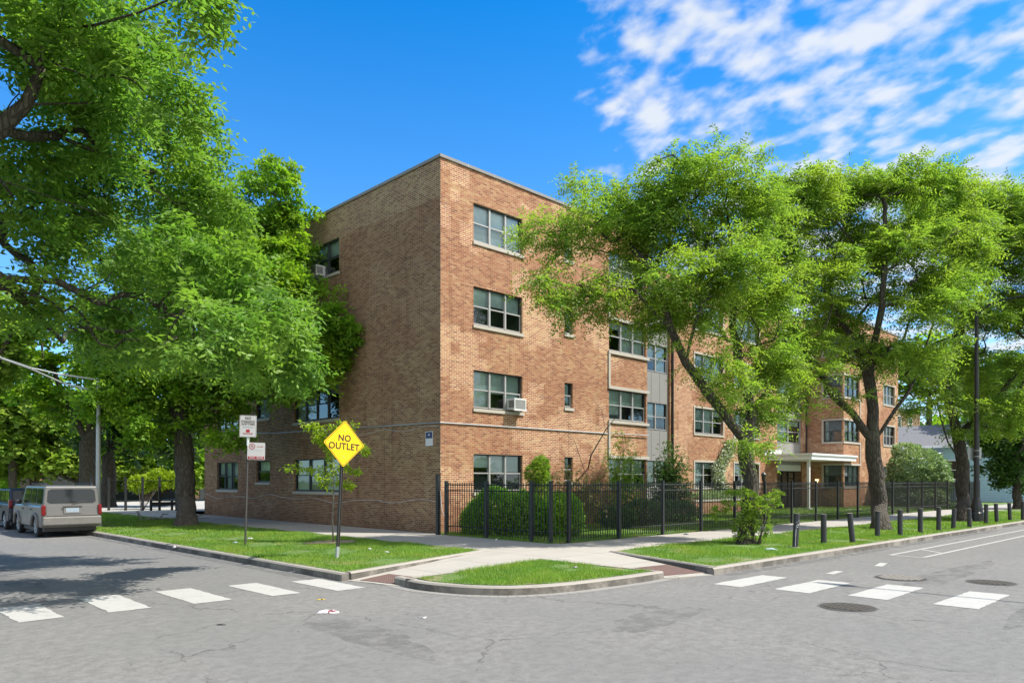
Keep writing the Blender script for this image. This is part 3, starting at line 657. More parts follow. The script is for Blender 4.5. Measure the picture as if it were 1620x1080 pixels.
for p in ((XA+.1,XB-.1,YA+.1,39.4),(XB-.1,XC+.1,YB+.1,33.9),(XC+.1,XD-.1,YA+.1,37.9)): rf.add([(p[0],p[2],z),(p[1],p[2],z),(p[1],p[3],z),(p[0],p[3],z)], [(0,1,2,3)])
B(rf, 'roof', M['coping'])
# conduit round the corner, drooping cables, downpipes
cn = MB(); cn.tube([(XA-.03, 38, 4.35), (XA-.03, 31, 4.1), (XA-.03, YA-.03, 3.92), (24.8, YA-.03, 3.95)], .022, 6); cn.tube([(24.99, YA-.08, 3.97), (27.7, YA-.08, 3.99)], .02, 6); B(cn, 'conduit', M['galv'])
cn = MB(); pts = []
for i, y in enumerate(np.linspace(19.5, 39.3, 60)): pts.append((XA-.02, y, 1.18+.09*math.sin(i*.55)*(1 if i % 17 < 11 else .2)+.05*math.sin(i*.21)))
cn.tube(pts, .008, 4); pts = [(XA-.02, y, 3.78+.07*math.sin(i*.8)) for i, y in enumerate(np.linspace(19.6, 26, 20))]; cn.tube(pts, .006, 4); B(cn, 'cable', M['offwhite'])
cn = MB(); cn.tube([(33.42, YB-.06, .2), (33.42, YB-.06, ZR)], .06, 8); cn.tube([(49.75, YB-.06, 3.7), (49.75, YB-.06, ZR)], .05, 8); B(cn, 'downpipe', M['black'])
# wall plaques
def plaque(axis, plane, u, z, wd, hg, lab):
    o = empty('plaque', loc3(axis, plane, u, .01, z), lab, 'plaque')
    q = MB(); fbox(q, axis, 0, -wd/2, wd/2, 0, .012, -hg/2, hg/2); q.build('board', M['signwhite'], o)
    q = MB(); fbox(q, axis, 0, -wd/2+.02, wd/2-.02, .0125, .016, hg*.02, hg/2-.02); q.build('header', M['navy'], o)
    q = MB(); fbox(q, axis, 0, -wd*.12, wd*.12, .0165, .018, hg*.2, hg*.32); q.build('emblem', M['paleblue'], o)
plaque('s', XA, 20.15, 3.40, .40, .50, 'small white plaque with navy header near the left wall corner')
plaque('f', YB, 43.97, 3.74, .34, .34, 'small white plaque with navy header beside the entrance canopy')

# window air conditioners
def ac(axis, plane, u, z, lab, s=1.0, wd=.62, dp=.34, hg=.42, grp='window air conditioners'):
    o = empty('air_conditioner', loc3(axis, plane, u, 0, z), lab, 'air conditioner', grp)
    q = MB(); fbox(q, axis, 0, -wd/2, wd/2, -.1, dp, 0, hg); q.build('casing', M['offwhite'], o, bevel=.012)
    q = MB()
    for k in range(9):
        zz_ = .05+k*(hg-.1)/8.5; fbox(q, axis, 0, -wd/2+.05, wd/2-.05, dp+.001, dp+.008, zz_, zz_+.012)
    for sgn in (-1, 1):
        for k in range(7):
            oo = .04+k*.04
            if axis == 'f': q.box(sgn*(wd/2+.002)-.003, sgn*(wd/2+.002)+.003, -oo-.022, -oo, .08, hg-.08)
            else: q.box(-oo-.022, -oo, sgn*(wd/2+.002)-.003, sgn*(wd/2+.002)+.003, .08, hg-.08)
    q.build('grille', M['rust'], o)
    q = MB(); fbox(q, axis, 0, -wd/2-.03, wd/2+.03, dp-.06, dp+.02, -.03, -.001); fbox(q, axis, 0, -.03, .03, .05, dp-.06, -.04, -.005); q.build('bracket', M['white'], o)
ac('f', YA, 19.25, 4.56, 'white air conditioner in the first floor window of the sunlit front')
ac('s', XA, 27.55, 10.42, 'white air conditioner in the top floor window of the shaded left wall')
ac('s', XC, 20.3, 7.62, 'white air conditioner in the upper window behind the middle tree', wd=.55)

# yard planter wall
pw = empty('planter_wall', (34, 20.7, .17), 'low brick planter wall with pale stone cap before the recessed front', 'planter wall')
q = MB(); q.box(0, 7.6, 0, .22, 0, .68); q.box(-.3, 0, 0, 1.25, 0, .68); q.build('wall', M['brick'], pw); q = MB(); q.box(-.34, 7.66, -.04, .26, .681, .76); q.build('cap', M['stone'], pw)
q = MB(); q.add([(0,.23,.6),(7.6,.23,.6),(7.6,1.24,.6),(0,1.24,.6)], [(0,1,2,3)]); q.build('soil', M['soil'], pw)

# ---------------------------------------------------------------- fences
def fence(name, pts, lab, cat, post_sp, z0, h, picket=.112, postw=.035, rails=(.18, .86, .97), finial=True, posts_at=None, group=None):
    o = empty(name, (pts[0][0], pts[0][1], z0), lab, cat, group)
    ox, oy = pts[0]
    for i in range(len(pts)-1):
        a = Vector((pts[i][0]-ox, pts[i][1]-oy, 0)); b = Vector((pts[i+1][0]-ox, pts[i+1][1]-oy, 0)); d = b-a; t = d.normalized(); nb = max(1, round(d.length/post_sp)); nn = Vector((-t.y, t.x, 0))
        for k in range(nb):
            p0 = a+d*k/nb; p1 = a+d*(k+1)/nb; m_ = MB(); Lg = (p1-p0).length
            for f_ in rails: m_.tube([(p0.x, p0.y, h*f_), (p1.x, p1.y, h*f_)], .016, 4)
            n_ = int(Lg/picket)
            for j in range(1, n_):
                q = p0+(p1-p0)*j/n_; r_ = .0095
                base_ = [(q+t*(sx*r_)+nn*(sy*r_)) for sx, sy in ((-1,-1),(1,-1),(1,1),(-1,1))]
                V = [(v.x, v.y, .08) for v in base_]+[(v.x, v.y, h) for v in base_]+[(q.x, q.y, h+.045)]
                m_.add(V, [(0,3,2,1),(0,1,5,4),(1,2,6,5),(2,3,7,6),(3,0,4,7),(4,5,8),(5,6,8),(6,7,8),(7,4,8)])
            if picket < 5: m_.build('picket_panel', M['black'], o)
            else: m_.build('rail', M['black'], o)
            if not (i > 0 and k == 0): pass
            m_ = MB(); m_.box(p0.x-postw, p0.x+postw, p0.y-postw, p0.y+postw, 0, h+.05); m_.box(p0.x-postw*1.25, p0.x+postw*1.25, p0.y-postw*1.25, p0.y+postw*1.25, h+.051, h+.075); m_.build('post', M['black'], o)
    e_ = Vector((pts[-1][0]-ox, pts[-1][1]-oy, 0)); m_ = MB(); m_.box(e_.x-postw, e_.x+postw, e_.y-postw, e_.y+postw, 0, h+.05); m_.build('post', M['black'], o)
    return o
fence('picket_fence', [(15.55,19.0),(15.55,15.05),(15.62,14.35),(16.1,14.1),(58.5,13.72),(58.5,19.4)], 'tall black steel picket fence round the front yard of the brick building', 'fence', 2.35, .15, 1.72, postw=.045)
o = empty('gate_post', (15.45, 19.30, .12), 'heavy black steel post with a cable at the building corner', 'post'); q = MB(); q.box(-.06,.06,-.06,.06,0,2.02); q.box(-.07,.07,-.07,.07,2.021,2.05); q.build('post', M['black'], o); q = MB(); q.tube([(.02,-.09,1.5),(.05,-.1,1.0),(.12,-.1,.75),(.2,-.1,.6),(.24,-.1,.1)], .012, 5); q.build('cable', M['offwhite'], o)
# low fence of the parking lot
fence('parking_fence', [(12.9,49.2),(17.9,44.0)], 'open black post fence of the parking lot behind the left tree', 'fence', 1.1, .15, 1.95, picket=50, rails=(.93,), postw=.06)
o = empty('barrier_gate', (15.2,46.2,.16), 'low black barrier rail across the parking lot entrance', 'barrier'); q = MB(); q.box(0,2.6,-.05,.05,.28,.52); q.build('beam', M['black'], o)
for x in (.1, 1.3, 2.5): q = MB(); q.box(x-.06,x+.06,.051,.15,0,.6); q.build('leg', M['black'], o)

# ---------------------------------------------------------------- foliage machinery
def unit(a): return a/np.maximum(1e-9, np.linalg.norm(a, axis=-1, keepdims=True))
def fronds(O, D, Lf, pairs, ll, lw, droop=.25, tilt=.5, rs=RS):
    """leaflets along a drooping stalk: returns quad vertices"""
    n = len(O); D = unit(D); up = unit(np.array([0,0,1.])+rs.normal(0, tilt, (n,3)))
    S = unit(np.cross(D, up)); Nn = np.cross(S, D); out = []
    Lf = Lf*rs.uniform(.7, 1.3, (n,1))
    for i in range(pairs):
        t = (i+.6)/pairs; P = O+D*Lf*t; P = P-np.array([0,0,1.])*(droop*t*t*Lf)
        for sg in (-1, 1):
            l = unit(S*sg+D*.55+rs.normal(0,.28,(n,3))-np.array([0,0,.25])); ln_ = ll*rs.uniform(.7,1.25,(n,1)); wv = unit(np.cross(l, Nn+rs.normal(0,.3,(n,3))))*lw*.5
            out.append(np.stack([P, P+l*ln_*.5+wv, P+l*ln_, P+l*ln_*.5-wv], 1))
    return np.concatenate(out).reshape(-1, 3)
def blobs_px(bl, d, deep=1.0, off=0.0):
    """crown masses: (px, py, rx, ry[, depth offset]) at depth d -> world ellipsoids (centre, horizontal radius, vertical radius)"""
    out = []
    for b in bl:
        dd = d+(b[4] if len(b) > 4 else 0); out.append((W(b[0], b[1], dd), b[2]*dd/FP, b[3]*dd/FP, max(.8, b[2]*dd/FP*deep)))
    return out
def sample_blobs(bs, n, rs, shell=.45, dirx=RGT, diry=FWD):
    vol = np.array([b[1]*b[2]*b[3] for b in bs])**.8; vol /= vol.sum(); idx = rs.choice(len(bs), n, p=vol)
    v = unit(rs.normal(0,1,(n,3))); r_ = (shell+(1-shell)*rs.rand(n,1))**.6
    v = v*r_; C = np.array([bs[i][0] for i in idx]); A = np.array([[bs[i][1], bs[i][3], bs[i][2]] for i in idx])
    return C+dirx*(v[:,0:1]*A[:,0:1])+diry*(v[:,1:2]*A[:,1:2])+np.array([0,0,1.])*(v[:,2:3]*A[:,2:3])
def tree(name, base, limbs, bs, ntips, label, R0, leaf, barkm, fr=(3, .55, 6, .13, .045), group=None, seed=1, step=.55, thick=1.0, flare=.5, cat='tree', shell=.45, droop=.25, twig=.006, loop_cut=0, spread=.55, lumps=True, tilt=.4, bent=0.12, flat=.5, gap=22, layer=1.0):
    rs = np.random.RandomState(seed)
    base = np.array(base, float)
    P = [base-np.array([0,0,.3])]; P += [base-np.array([0,0,.02]), base+np.array([0,0,.12]), base+np.array([0,0,.3])]; PAR = [-1,0,1,2]
    def add_path(pts, start):
        cur = start
        for p in pts:
            a = P[cur]; p = np.array(p, float); d = np.linalg.norm(p-a); k = max(1, int(d/(step*.5 if a[2] < base[2]+1.2 else step)))
            for j in range(1, k+1):
                q = a+(p-a)*j/k
                if j < k: q = q+rs.normal(0, .025*min(1, d), 3)
                P.append(q); PAR.append(cur); cur = len(P)-1
        return cur
    for lb in limbs:
        pts = [np.array(p, float) for p in lb]
        if len(P) == 4: add_path(pts, 3)
        else:
            A = np.array(P); s = int(np.argmin(((A-pts[0])**2).sum(1))); add_path(pts[1:], s)
    nexp = len(P)
    T = sample_blobs(bs, ntips, rs, shell)
    if lumps:   # cull by a lumpy field so the crown opens into tufts with gaps
        K = np.array([unit(rs.normal(0,1,3))*rs.uniform(1.1,2.4)*np.array([1,1,layer]) for _ in range(7)]); ph = rs.uniform(0,6.28,7)
        fld = np.sin(T@K.T+ph).sum(1); T = T[fld > np.percentile(fld, gap)]
    T = T[T[:,2] > base[2]+.8]
    dist = np.linalg.norm(T-np.array(P)[min(nexp-1, max(1, int(nexp*.4)))], axis=1); T = T[np.argsort(dist)]
    depth = [0.0]
    for i in range(1, len(P)): depth.append(depth[PAR[i]]+np.linalg.norm(P[i]-P[PAR[i]]))
    trunk_h = base[2]+1.0
    arr = np.zeros((len(P)+len(T)*30, 3)); arr[:len(P)] = P; dp = np.zeros(len(arr)); dp[:len(P)] = depth; cnt = len(P)
    site = []
    for t in T:
        A = arr[:cnt]; dd = np.linalg.norm(A-t, axis=1); sc = dd+.12*dp[:cnt]+np.where(A[:,2] < trunk_h, 50, 0)+np.where(A[:,2] > t[2]+.6, 1.2, 0)
        s = int(np.argmin(sc)); a = arr[s]; d = dd[s]; k = max(2, min(24, int(d/(step*.8))))
        pa = PAR[s]; tang = unit(a-arr[pa]) if pa >= 0 else np.array([0,0,1.])
        mid = a+(t-a)*.45+tang*d*.12+rs.normal(0, bent*d, 3)*np.array([1,1,.6])+np.array([0,0,.10*d])
        cur = s
        for j in range(1, k+1):
            u = j/k; q = (1-u)**2*a+2*u*(1-u)*mid+u*u*t
            if j < k: q = q+rs.normal(0, .018, 3)
            arr[cnt] = q; dp[cnt] = dp[cur]+d/k; P.append(q); PAR.append(cur); cur = cnt; cnt += 1
        site.append(cur)
    n = cnt; PP = arr[:n]; kids = [[] for _ in range(n)]; cntt = np.zeros(n)
    for i in range(n-1, 0, -1):
        if not kids[i]: cntt[i] = 1
        kids[PAR[i]].append(i); cntt[PAR[i]] += cntt[i]
    kexp = math.log(R0/twig)/math.log(max(2, cntt[0])); Rr = twig*np.maximum(1, cntt)**kexp
    for i in range(n):
        h = PP[i][2]-base[2]
        if i < nexp and h < 1.2: Rr[i] *= 1+flare*math.exp(-max(0,h)/.22)
    mb = MB(); done = set(); starts = [0]
    while starts:
        s = starts.pop(); ch = [s] if s == 0 else [PAR[s], s]; cur = s
        while kids[cur]:
            ks = sorted(kids[cur], key=lambda q: -cntt[q]); starts += ks[1:]; cur = ks[0]; ch.append(cur)
        if len(ch) < 2: continue
        rr = [Rr[q] for q in ch]
        if s != 0: rr[0] = rr[1]
        r0 = max(rr); ns = 14 if r0 > .12 else 8 if r0 > .05 else 5 if r0 > .02 else 3
        if len(ch) > 2 and r0 < .02: ch2 = ch[::2]+([ch[-1]] if (len(ch)-1) % 2 else []); rr = [rr[ch.index(q)] for q in ch2]; ch = ch2
        b0 = len(mb.V); mb.tube([PP[q]-base for q in ch], rr, ns, cap=False)
        if r0 > .12:  # gnarl
            for q in range(b0, len(mb.V)):
                v = np.array(mb.V[q]); mb.V[q] = tuple(v+rs.normal(0, .012, 3)+.02*np.sin(v[[1,2,0]]*6.3+seed))
    root = empty(name, tuple(base), label, cat, group)
    tk = mb.build('trunk', barkm, root, smooth=True)
    # leaves
    thin = np.array([i for i in range(nexp, n) if cntt[i] <= 3]); O = np.concatenate([PP[thin]]*fr[0]) ; par = np.array(PAR)[thin]
    tg = unit(PP[thin]-PP[par]); tg = np.concatenate([tg]*fr[0]); tipd = unit(PP[np.array(site)]-PP[np.array(PAR)[site]])
    O = np.concatenate([O]+[PP[np.array(site)]]*fr[0]); tg = np.concatenate([tg]+[tipd]*fr[0])
    D = (tg*.6+rs.normal(0, spread, O.shape))*np.array([1,1,flat])+np.array([0,0,-.05]); O = O+rs.normal(0, .07, O.shape)
    V = fronds(O, D, fr[1], fr[2], fr[3], fr[4], droop=droop, tilt=tilt, rs=rs)-base
    lo = V[:,2].reshape(-1,4).min(1) > .25; V = V.reshape(-1,4,3)[lo].reshape(-1,3)
    nv = len(V)//4; vals = np.clip(rs.normal(.5,.25,nv),0,1)
    np_quads('crown', V, leaf, root, 4, vals)
    print(name, label[:30], 'nodes', n, 'leaves', nv)
    return root
def shrub(name, base, bs, nleaf, label, leaf, ll, lw, group=None, seed=1, stems=8, barkm=None, shell=.75, pairs=2, cat='shrub', rise=.3, stem_r=.012, tilt=.6, lf=None):
    rs = np.random.RandomState(seed); base = np.array(base, float); root = empty(name, tuple(base), label, cat, group)
    T = sample_blobs(bs, nleaf//(pairs*2), rs, shell); C = np.array([b[0] for b in bs]).mean(0)
    K = np.array([unit(rs.normal(0,1,3))*rs.uniform(4,9) for _ in range(5)]); T = T+unit(T-C)*(.07*np.sin(T@K.T).sum(1,keepdims=True))*.5
    T = T[T[:,2] > base[2]+.03]
    V = fronds(T, unit(T-C)*.7+rs.normal(0,.5,T.shape)+np.array([0,0,rise]), lf or ll*1.3, pairs, ll, lw, .2, tilt, rs)-base
    np_quads('crown', V, leaf, root, 4, np.clip(rs.normal(.5,.28,len(V)//4),0,1))
    mb = MB(); tips = sample_blobs(bs, stems, rs, .3)
    for t in tips:
        if t[2] < base[2]+.1: continue
        a = base+np.array([rs.uniform(-.12,.12), rs.uniform(-.12,.12), 0]); m_ = (a+t)/2+rs.normal(0,.08,3); mb.tube([a-base, m_-base, t-base], [stem_r*1.6, stem_r, stem_r*.4], 5)
    mb.build('stem', barkm or M['bark1'], root, True)
    return root
FR_LOC = (4, .62, 7, .125, .043)
# T1 ------------------------------------------------------------ near honey locust on the right parkway
D1 = 21.4
t1b = G(1180, 860, .15)
def wp(pts, d): return [W(p[0], p[1], d+(p[2] if len(p) > 2 else 0)) for p in pts]
T1L = [wp([(1184,820),(1190,770),(1180,720),(1178,700)], D1), wp([(1178,700),(1150,660,-.2),(1120,620,-.5),(1085,575,-.7),(1060,520,-.9),(1045,450,-1.0),(1030,380,-1)], D1), wp([(1178,700),(1190,650,.3),(1175,600,.6),(1160,520,1.0),(1165,430,1.2),(1150,340,1)], D1),
       wp([(1120,620,-.5),(1160,560,.2),(1190,480,.8)], D1), wp([(1060,520,-.9),(1000,455,-1.2),(950,430,-1.6),(890,420,-1.8)], D1), wp([(1045,450,-1),(985,370,-.2),(940,320,0)], D1), wp([(1190,650,.3),(1225,600,.9),(1245,540,1.5)], D1), wp([(1085,575,-.7),(1110,480,-1.5),(1100,400,-1.8),(1090,320,-1.5)], D1)]
B1 = blobs_px([(955,295,60,26,0),(1060,290,85,32,-.3),(1150,272,85,38,0),(1215,292,40,32,.3),(870,375,62,28,-.8),(960,370,95,48,-.8),(1060,370,105,65,0),(1170,370,75,80,.5),(850,440,50,26,-1.2),(930,470,70,38,-1.4),(1080,460,100,55,-.8),(1190,480,70,80,.8),(1165,590,70,46,-.8),(1110,540,60,30,-1),(1215,640,55,42,.5),(1120,645,45,28,-1),(1225,560,42,55,.8),(1190,700,26,18,-.5),(1060,500,60,26,.5),(1140,450,60,80,.8),(1120,238,60,16,0),(1235,400,42,60,.5),(1225,310,38,32,1),(1240,600,34,30,1),(1000,320,80,26,.3),(1150,420,70,60,-1)], D1, .95)
tree('honey_locust', t1b, T1L, B1, 1500, 'nearest feathery green honey locust before the brick front, leaning left from a knobbly trunk', .215, M['leafA'], M['bark1'], FR_LOC, 'honey locusts along the right street', 11, twig=.0055, gap=46, layer=2.2, shell=.15)
# T2
D2 = 28.0; t2b = G(1393, 837, .15)
T2L = [wp([(1391,800),(1386,750),(1380,700)], D2), wp([(1380,700),(1350,655,-.3),(1318,625,-.5),(1285,570,-.8),(1250,510,-1),(1225,440,-1)], D2), wp([(1380,700),(1382,650),(1372,590,.3),(1345,530,.6),(1310,470,.8),(1280,420,1)], D2), wp([(1380,700),(1405,665,.2),(1440,615,.6),(1462,570,1),(1480,500,1.4),(1500,420,1.5)], D2), wp([(1372,590,.3),(1390,520,-.5),(1400,430,-.8),(1400,340,-.6)], D2), wp([(1310,470,.8),(1320,400,1.2),(1350,330,1)], D2)]
B2 = blobs_px([(a,b,c,d,(e if a > 1300 else min(e,-1.2))) for a,b,c,d,e in [(1250,300,40,26,0),(1330,560,50,34,0),(1480,430,50,44,.5),(1300,500,46,36,.5),(1520,440,40,44,0),(1230,420,40,40,0),(1215,345,40,40,-1.5),(1225,560,34,34,-.8),(1210,480,36,40,-1.2),(1395,330,70,40,1.5),(1470,340,60,40,2),(1345,420,80,40,0),(1255,640,30,22,0),(1285,310,55,38,0),(1350,300,70,38,.5),(1425,292,75,34,0),(1505,300,60,30,.5),(1240,370,50,50,0),(1320,370,80,50,1),(1430,375,90,62,-.5),(1510,380,60,55,.5),(1235,450,48,48,0),(1300,440,60,40,-1),(1455,470,75,70,-1),(1395,450,60,60,1.5),(1270,530,48,36,0),(1430,560,70,42,-.5),(1480,540,40,40,0),(1345,490,60,50,1.5),(1300,590,45,22,-.5),(1370,560,50,40,1.5),(1360,620,40,18,-1)]], D2, .9)
tree('honey_locust', t2b, T2L, B2, 1700, 'middle honey locust on the bollard strip, three limbs spreading from one thick trunk', .28, M['leafA'], M['bark1'], (4,.72,7,.155,.052), 'honey locusts along the right street', 23, twig=.007, gap=36, layer=2.2, shell=.15)
# T3
D3 = 34.0; t3b = G(1524, 824, .15)
T3L = [wp([(1524,790),(1522,760),(1524,735)], D3), wp([(1524,735),(1500,700,-.3),(1488,660,-.4),(1480,620,-.5),(1462,590,-.6),(1440,540,-.8)], D3), wp([(1524,735),(1515,690,.3),(1502,640,.5),(1500,590,.6),(1520,520,.8),(1530,420,1)], D3), wp([(1515,690,.3),(1560,650,.6),(1600,600,1),(1640,540,1.4)], D3), wp([(1520,520,.8),(1570,440,1),(1600,380,1.2)], D3)]
B3 = blobs_px([(1530,300,50,30,0),(1620,560,50,40,0),(1450,640,30,22,-.5),(1435,580,34,26,-.5),(1590,660,50,30,1),(1545,380,60,40,0),(1480,320,40,30,1),(1500,350,50,40,1.5),(1600,350,70,50,2),(1480,460,40,50,2),(1640,470,60,80,2),(1560,600,40,30,1.5),(1560,330,60,42,0),(1610,310,60,32,.5),(1620,380,70,60,0),(1550,420,60,55,1),(1600,480,70,60,0),(1540,500,45,50,0),(1590,570,55,45,0),(1470,590,38,26,-.5),(1530,570,42,36,.5),(1640,560,40,60,0),(1500,640,36,18,-1),(1560,640,50,26,0),(1670,420,60,90,1),(1620,640,40,30,-1),(1525,680,26,16,-.5)], D3, .9)
tree('honey_locust', t3b, T3L, B3, 1400, 'farthest honey locust beside the black street lamp, crooked trunk forking low', .26, M['leafA'], M['bark1'], (4,.8,7,.175,.06), 'honey locusts along the right street', 37, twig=.008, gap=34, layer=2.2, shell=.15)
# sprouts at T1's foot
q = np.array(t1b)
shrub('sprout_clump', (q[0]-.05,q[1]-.35,.16), [(W(1180,835,D1-.5), .38, .42, .3),(W(1195,805,D1-.5), .42, .3, .35),(W(1215,790,D1-.5),.42,.2,.25),(W(1232,779,D1-.5),.28,.08,.15),(W(1155,800,D1-.6),.22,.14,.2),(W(1175,780,D1-.6),.5,.12,.2),(W(1140,812,D1-.4),.25,.18,.25),(W(1208,835,D1-.3),.25,.2,.2)], 6500, 'bright green feathery shoots sprouting round the foot of the nearest locust trunk', M['leafA'], .075, .03, seed=5, shell=.35, pairs=5, stems=12, cat='shoots')
# L1 ------------------------------------------------------------ big near locust, trunk outside the frame
DL = 11.5
l1b = (-3.3, 14.2, .15)
def lp(pts): return [W(p[0], p[1], DL+(p[2] if len(p) > 2 else 0)) for p in pts]
L1L = [[(-3.2,14.2,1.5),(-3.0,14.2,3.0),(-2.7,14.2,4.2)], [(-2.7,14.2,4.2)]+lp([(-330,330,-1),(-150,270,-.6),(0,205),(40,165),(62,110),(68,60),(75,-20),(90,-150),(120,-260)]), [(-2.7,14.2,4.2)]+lp([(-360,400,-1.4),(-200,300,-1),(0,285,0),(110,303,.3),(200,352,.8),(300,385,2.4),(390,450,4.5)]),
       [(-2.7,14.2,4.2)]+lp([(-350,450,-1),(-100,420,.3),(0,440,.8),(90,445,1),(160,480,1.2),(230,500,2.4),(330,510,4.2),(400,525,5.5)]), lp([(52,165),(90,160,.3),(150,163,.6),(210,180,1),(290,220,1.6)]), lp([(0,205),(90,215,1.2),(150,240,1.5),(230,300,2),(290,330,2.4),(330,345,2.8)]), lp([(68,60),(150,40,-.5),(220,20,-.8),(290,-10,-1)]),
       lp([(0,440,.8),(60,500,2),(100,540,2.6)]), [(-2.7,14.2,4.2),(-4.5,12,8),(-6,9,11)], [(-2.7,14.2,4.2),(-4.5,17,8),(-6,20,11)], [(-2.7,14.2,4.2),(-2.4,15.5,8),(-2,18,11),(-1.5,20,13)]]
BLn = [(190,20,110,60,-.8),(70,40,110,70,0),(240,100,70,52,0),(120,130,110,60,.8),(290,180,48,42,.6),(190,210,90,60,1.6),(20,250,80,70,1),(280,270,66,50,1.2),(170,310,100,55,1.6),(340,340,60,42,1.6),(60,370,90,55,1.6),(250,400,90,50,1.6),(370,420,52,45,2.2),(130,460,90,40,1.8),(300,480,80,38,2),(400,490,45,32,2.4),(200,540,80,26,2),(20,480,60,26,2),(345,545,50,18,2),(290,20,40,30,-1),(320,-40,40,26,-1)]
BLn = [(a,b,c,d,e+(2.2 if (230 < b < 400 and a > 120) else -.6 if b >= 400 else 0)) for a,b,c,d,e in BLn]+[(440,560,50,26,3.4),(360,560,50,20,1.4),(470,590,30,16,4),(400,590,40,16,3.2),(250,560,60,16,.6),(330,500,70,34,-.5),(420,500,46,34,.8),(150,520,90,30,0),(500,560,26,18,4.4),(480,530,30,26,3.8),(440,500,36,30,2.5)]+[(90,300,110,80,3.6),(230,380,110,70,6),(330,470,90,50,5.5),(120,480,100,40,5),(400,520,60,34,5.5),(200,530,100,30,5.5),(300,300,70,60,5),(30,180,90,80,3.5),(200,150,90,70,3),(300,220,50,50,4),(60,60,90,70,3),(180,60,100,60,2.5),(300,575,60,18,5)]
BL = blobs_px(BLn, DL, .9)+[(np.array(c, float), r_, v_, r_) for c, r_, v_ in [((-1,10.5,11),2.6,1.6),((-4,10,10),2.8,1.6),((-6,14,11),3,2),((-3,14,13.5),3.4,1.6),((-4,19,11),3,2),((-1,18,13),3,1.8),((1,14.5,12.5),2.6,1.6),((-7,17,9),2.4,1.6),((-1.5,21,9.5),2.6,1.6),((1.2,19.5,8.6),2.2,1.4),((-2.5,17.5,7),2.2,1.2)]]
tree('locust_tree', l1b, L1L, BL, 4600, 'big near tree whose feathery branches fill the upper left above the left street', .42, M['leafB'], M['bark1'], (4,.46,5,.135,.056), None, 51, twig=.0045, step=.5, shell=.3)
# maple beside the left sidewalk
DM = 30.0; mb_ = G(295, 832, .15)
ML = [wp([(294,790),(292,740),(288,690),(283,650)], DM), wp([(283,650),(270,600,-.5),(250,540,-1),(230,480,-1.2)], DM), wp([(283,650),(300,590,.5),(330,520,.8),(370,440,.6),(410,370,.4),(440,310,.2)], DM), wp([(330,520,.8),(400,510,0),(460,500,-.6),(520,530,-1)], DM), wp([(300,590,.5),(310,480,1.5),(300,380,2),(310,300,2)], DM), wp([(270,600,-.5),(200,590,-1),(150,570,-1.4)], DM)]
BM_ = blobs_px([(455,392,24,22,-.5),(530,480,34,28,-.8),(560,530,22,22,-1.2),(425,275,46,26,0),(460,310,34,34,0),(400,320,60,46,0),(470,360,28,40,0),(380,390,75,50,0),(448,405,28,24,-.5),(320,450,90,60,0),(440,455,60,42,-.8),(520,505,40,32,-1),(545,535,26,24,-1.2),(450,545,75,36,-1),(520,565,34,26,-1),(370,580,80,38,0),(290,590,80,42,0),(200,560,70,50,0),(190,630,60,34,-.5),(260,660,60,22,-.8),(340,640,50,26,0),(490,610,32,16,-1.5),(420,620,44,20,-1),(330,360,70,60,2),(260,430,70,60,1),(360,690,32,18,-1.2),(230,690,40,16,0)], DM, .95)
tree('maple_tree', mb_, ML, BM_, 1300, 'leafy maple with a straight dark trunk on the grass beside the shaded brick wall', .36, M['leafC'], M['bark2'], (5,.55,4,.17,.12), None, 61, twig=.008, spread=.8, droop=.3, tilt=.7)
# street trees and background trees further down the left street
BG = [
 (130, 62, .25, [(100,715,60,34),(160,725,60,30),(30,728,50,28),(200,700,50,30),(60,690,50,30)], 'C', 'bright green young tree filling the gap under the big trees'),
 (250, 66, .25, [(225,735,50,26),(300,738,50,24),(170,742,40,22),(330,745,20,20)], 'M', 'broad low tree along the back of the parking lot'),
 # px, base y-plane depth, crown blobs in px
 (140, 46, .48, [(150,560,80,60),(90,600,70,50),(210,600,70,50),(150,500,70,40),(60,540,60,50),(240,540,60,50),(150,640,90,26)], 'M', 'dark trunked tree rising behind the grey street light pole'),
 (172, 50, .42, [(190,640,70,40),(250,660,60,30),(230,600,60,50),(270,560,60,60),(160,690,50,20),(300,700,50,24),(230,715,45,18),(300,650,50,40)], 'D', 'dark leafy tree standing over the parking lot fence'),
 (20, 60, .30, [(20,600,60,50),(-30,640,60,60),(60,650,50,40),(0,560,50,40),(40,700,50,24),(-20,710,50,26)], 'C', 'light green tree at the far left behind the parked cars'),
 (90, 75, .30, [(90,690,60,40),(40,720,40,25),(140,710,40,30),(100,650,60,30),(70,735,40,16)], 'C', 'yellow green tree seen far down the left street'),
 (-60, 40, .35, [(-60,560,90,60),(-20,500,70,50),(20,520,50,30),(-80,640,70,50),(30,640,36,20)], 'C', 'tree on the far side of the left street, its boughs entering from the left edge'),
 (215, 85, .30, [(205,720,50,30),(250,730,50,24),(180,740,40,20),(280,725,45,25),(320,735,30,20)], 'D', 'low dark tree behind the parking lot garages'),
 (330, 70, .30, [(330,690,60,40),(380,660,60,40),(300,730,40,20)], 'C', 'tree just past the far end of the shaded brick wall'),
]
for i, (px, d, r0, bl_, kind, lab) in enumerate(BG):
    b0 = W(px, 760, d); b0[2] = .1; top = W(px, min(b[1] for b in bl_)+40, d)
    lim = [[b0*.55+top*.45, top]]+[[b0*.6+top*.4, W(b[0], b[1], d)] for b in bl_[:4]]
    leaf = {'M': M['leafC'], 'D': M['leafD'], 'C': M['leafA']}[kind]
    tree('background_tree', b0, lim, blobs_px(bl_, d, .8), 260, lab, r0, leaf, M['bark2'], (3, .8*d/50, 3, .42*d/50, .30*d/50), 'trees down the left street', 70+i, twig=.02, step=1.2, spread=.8)
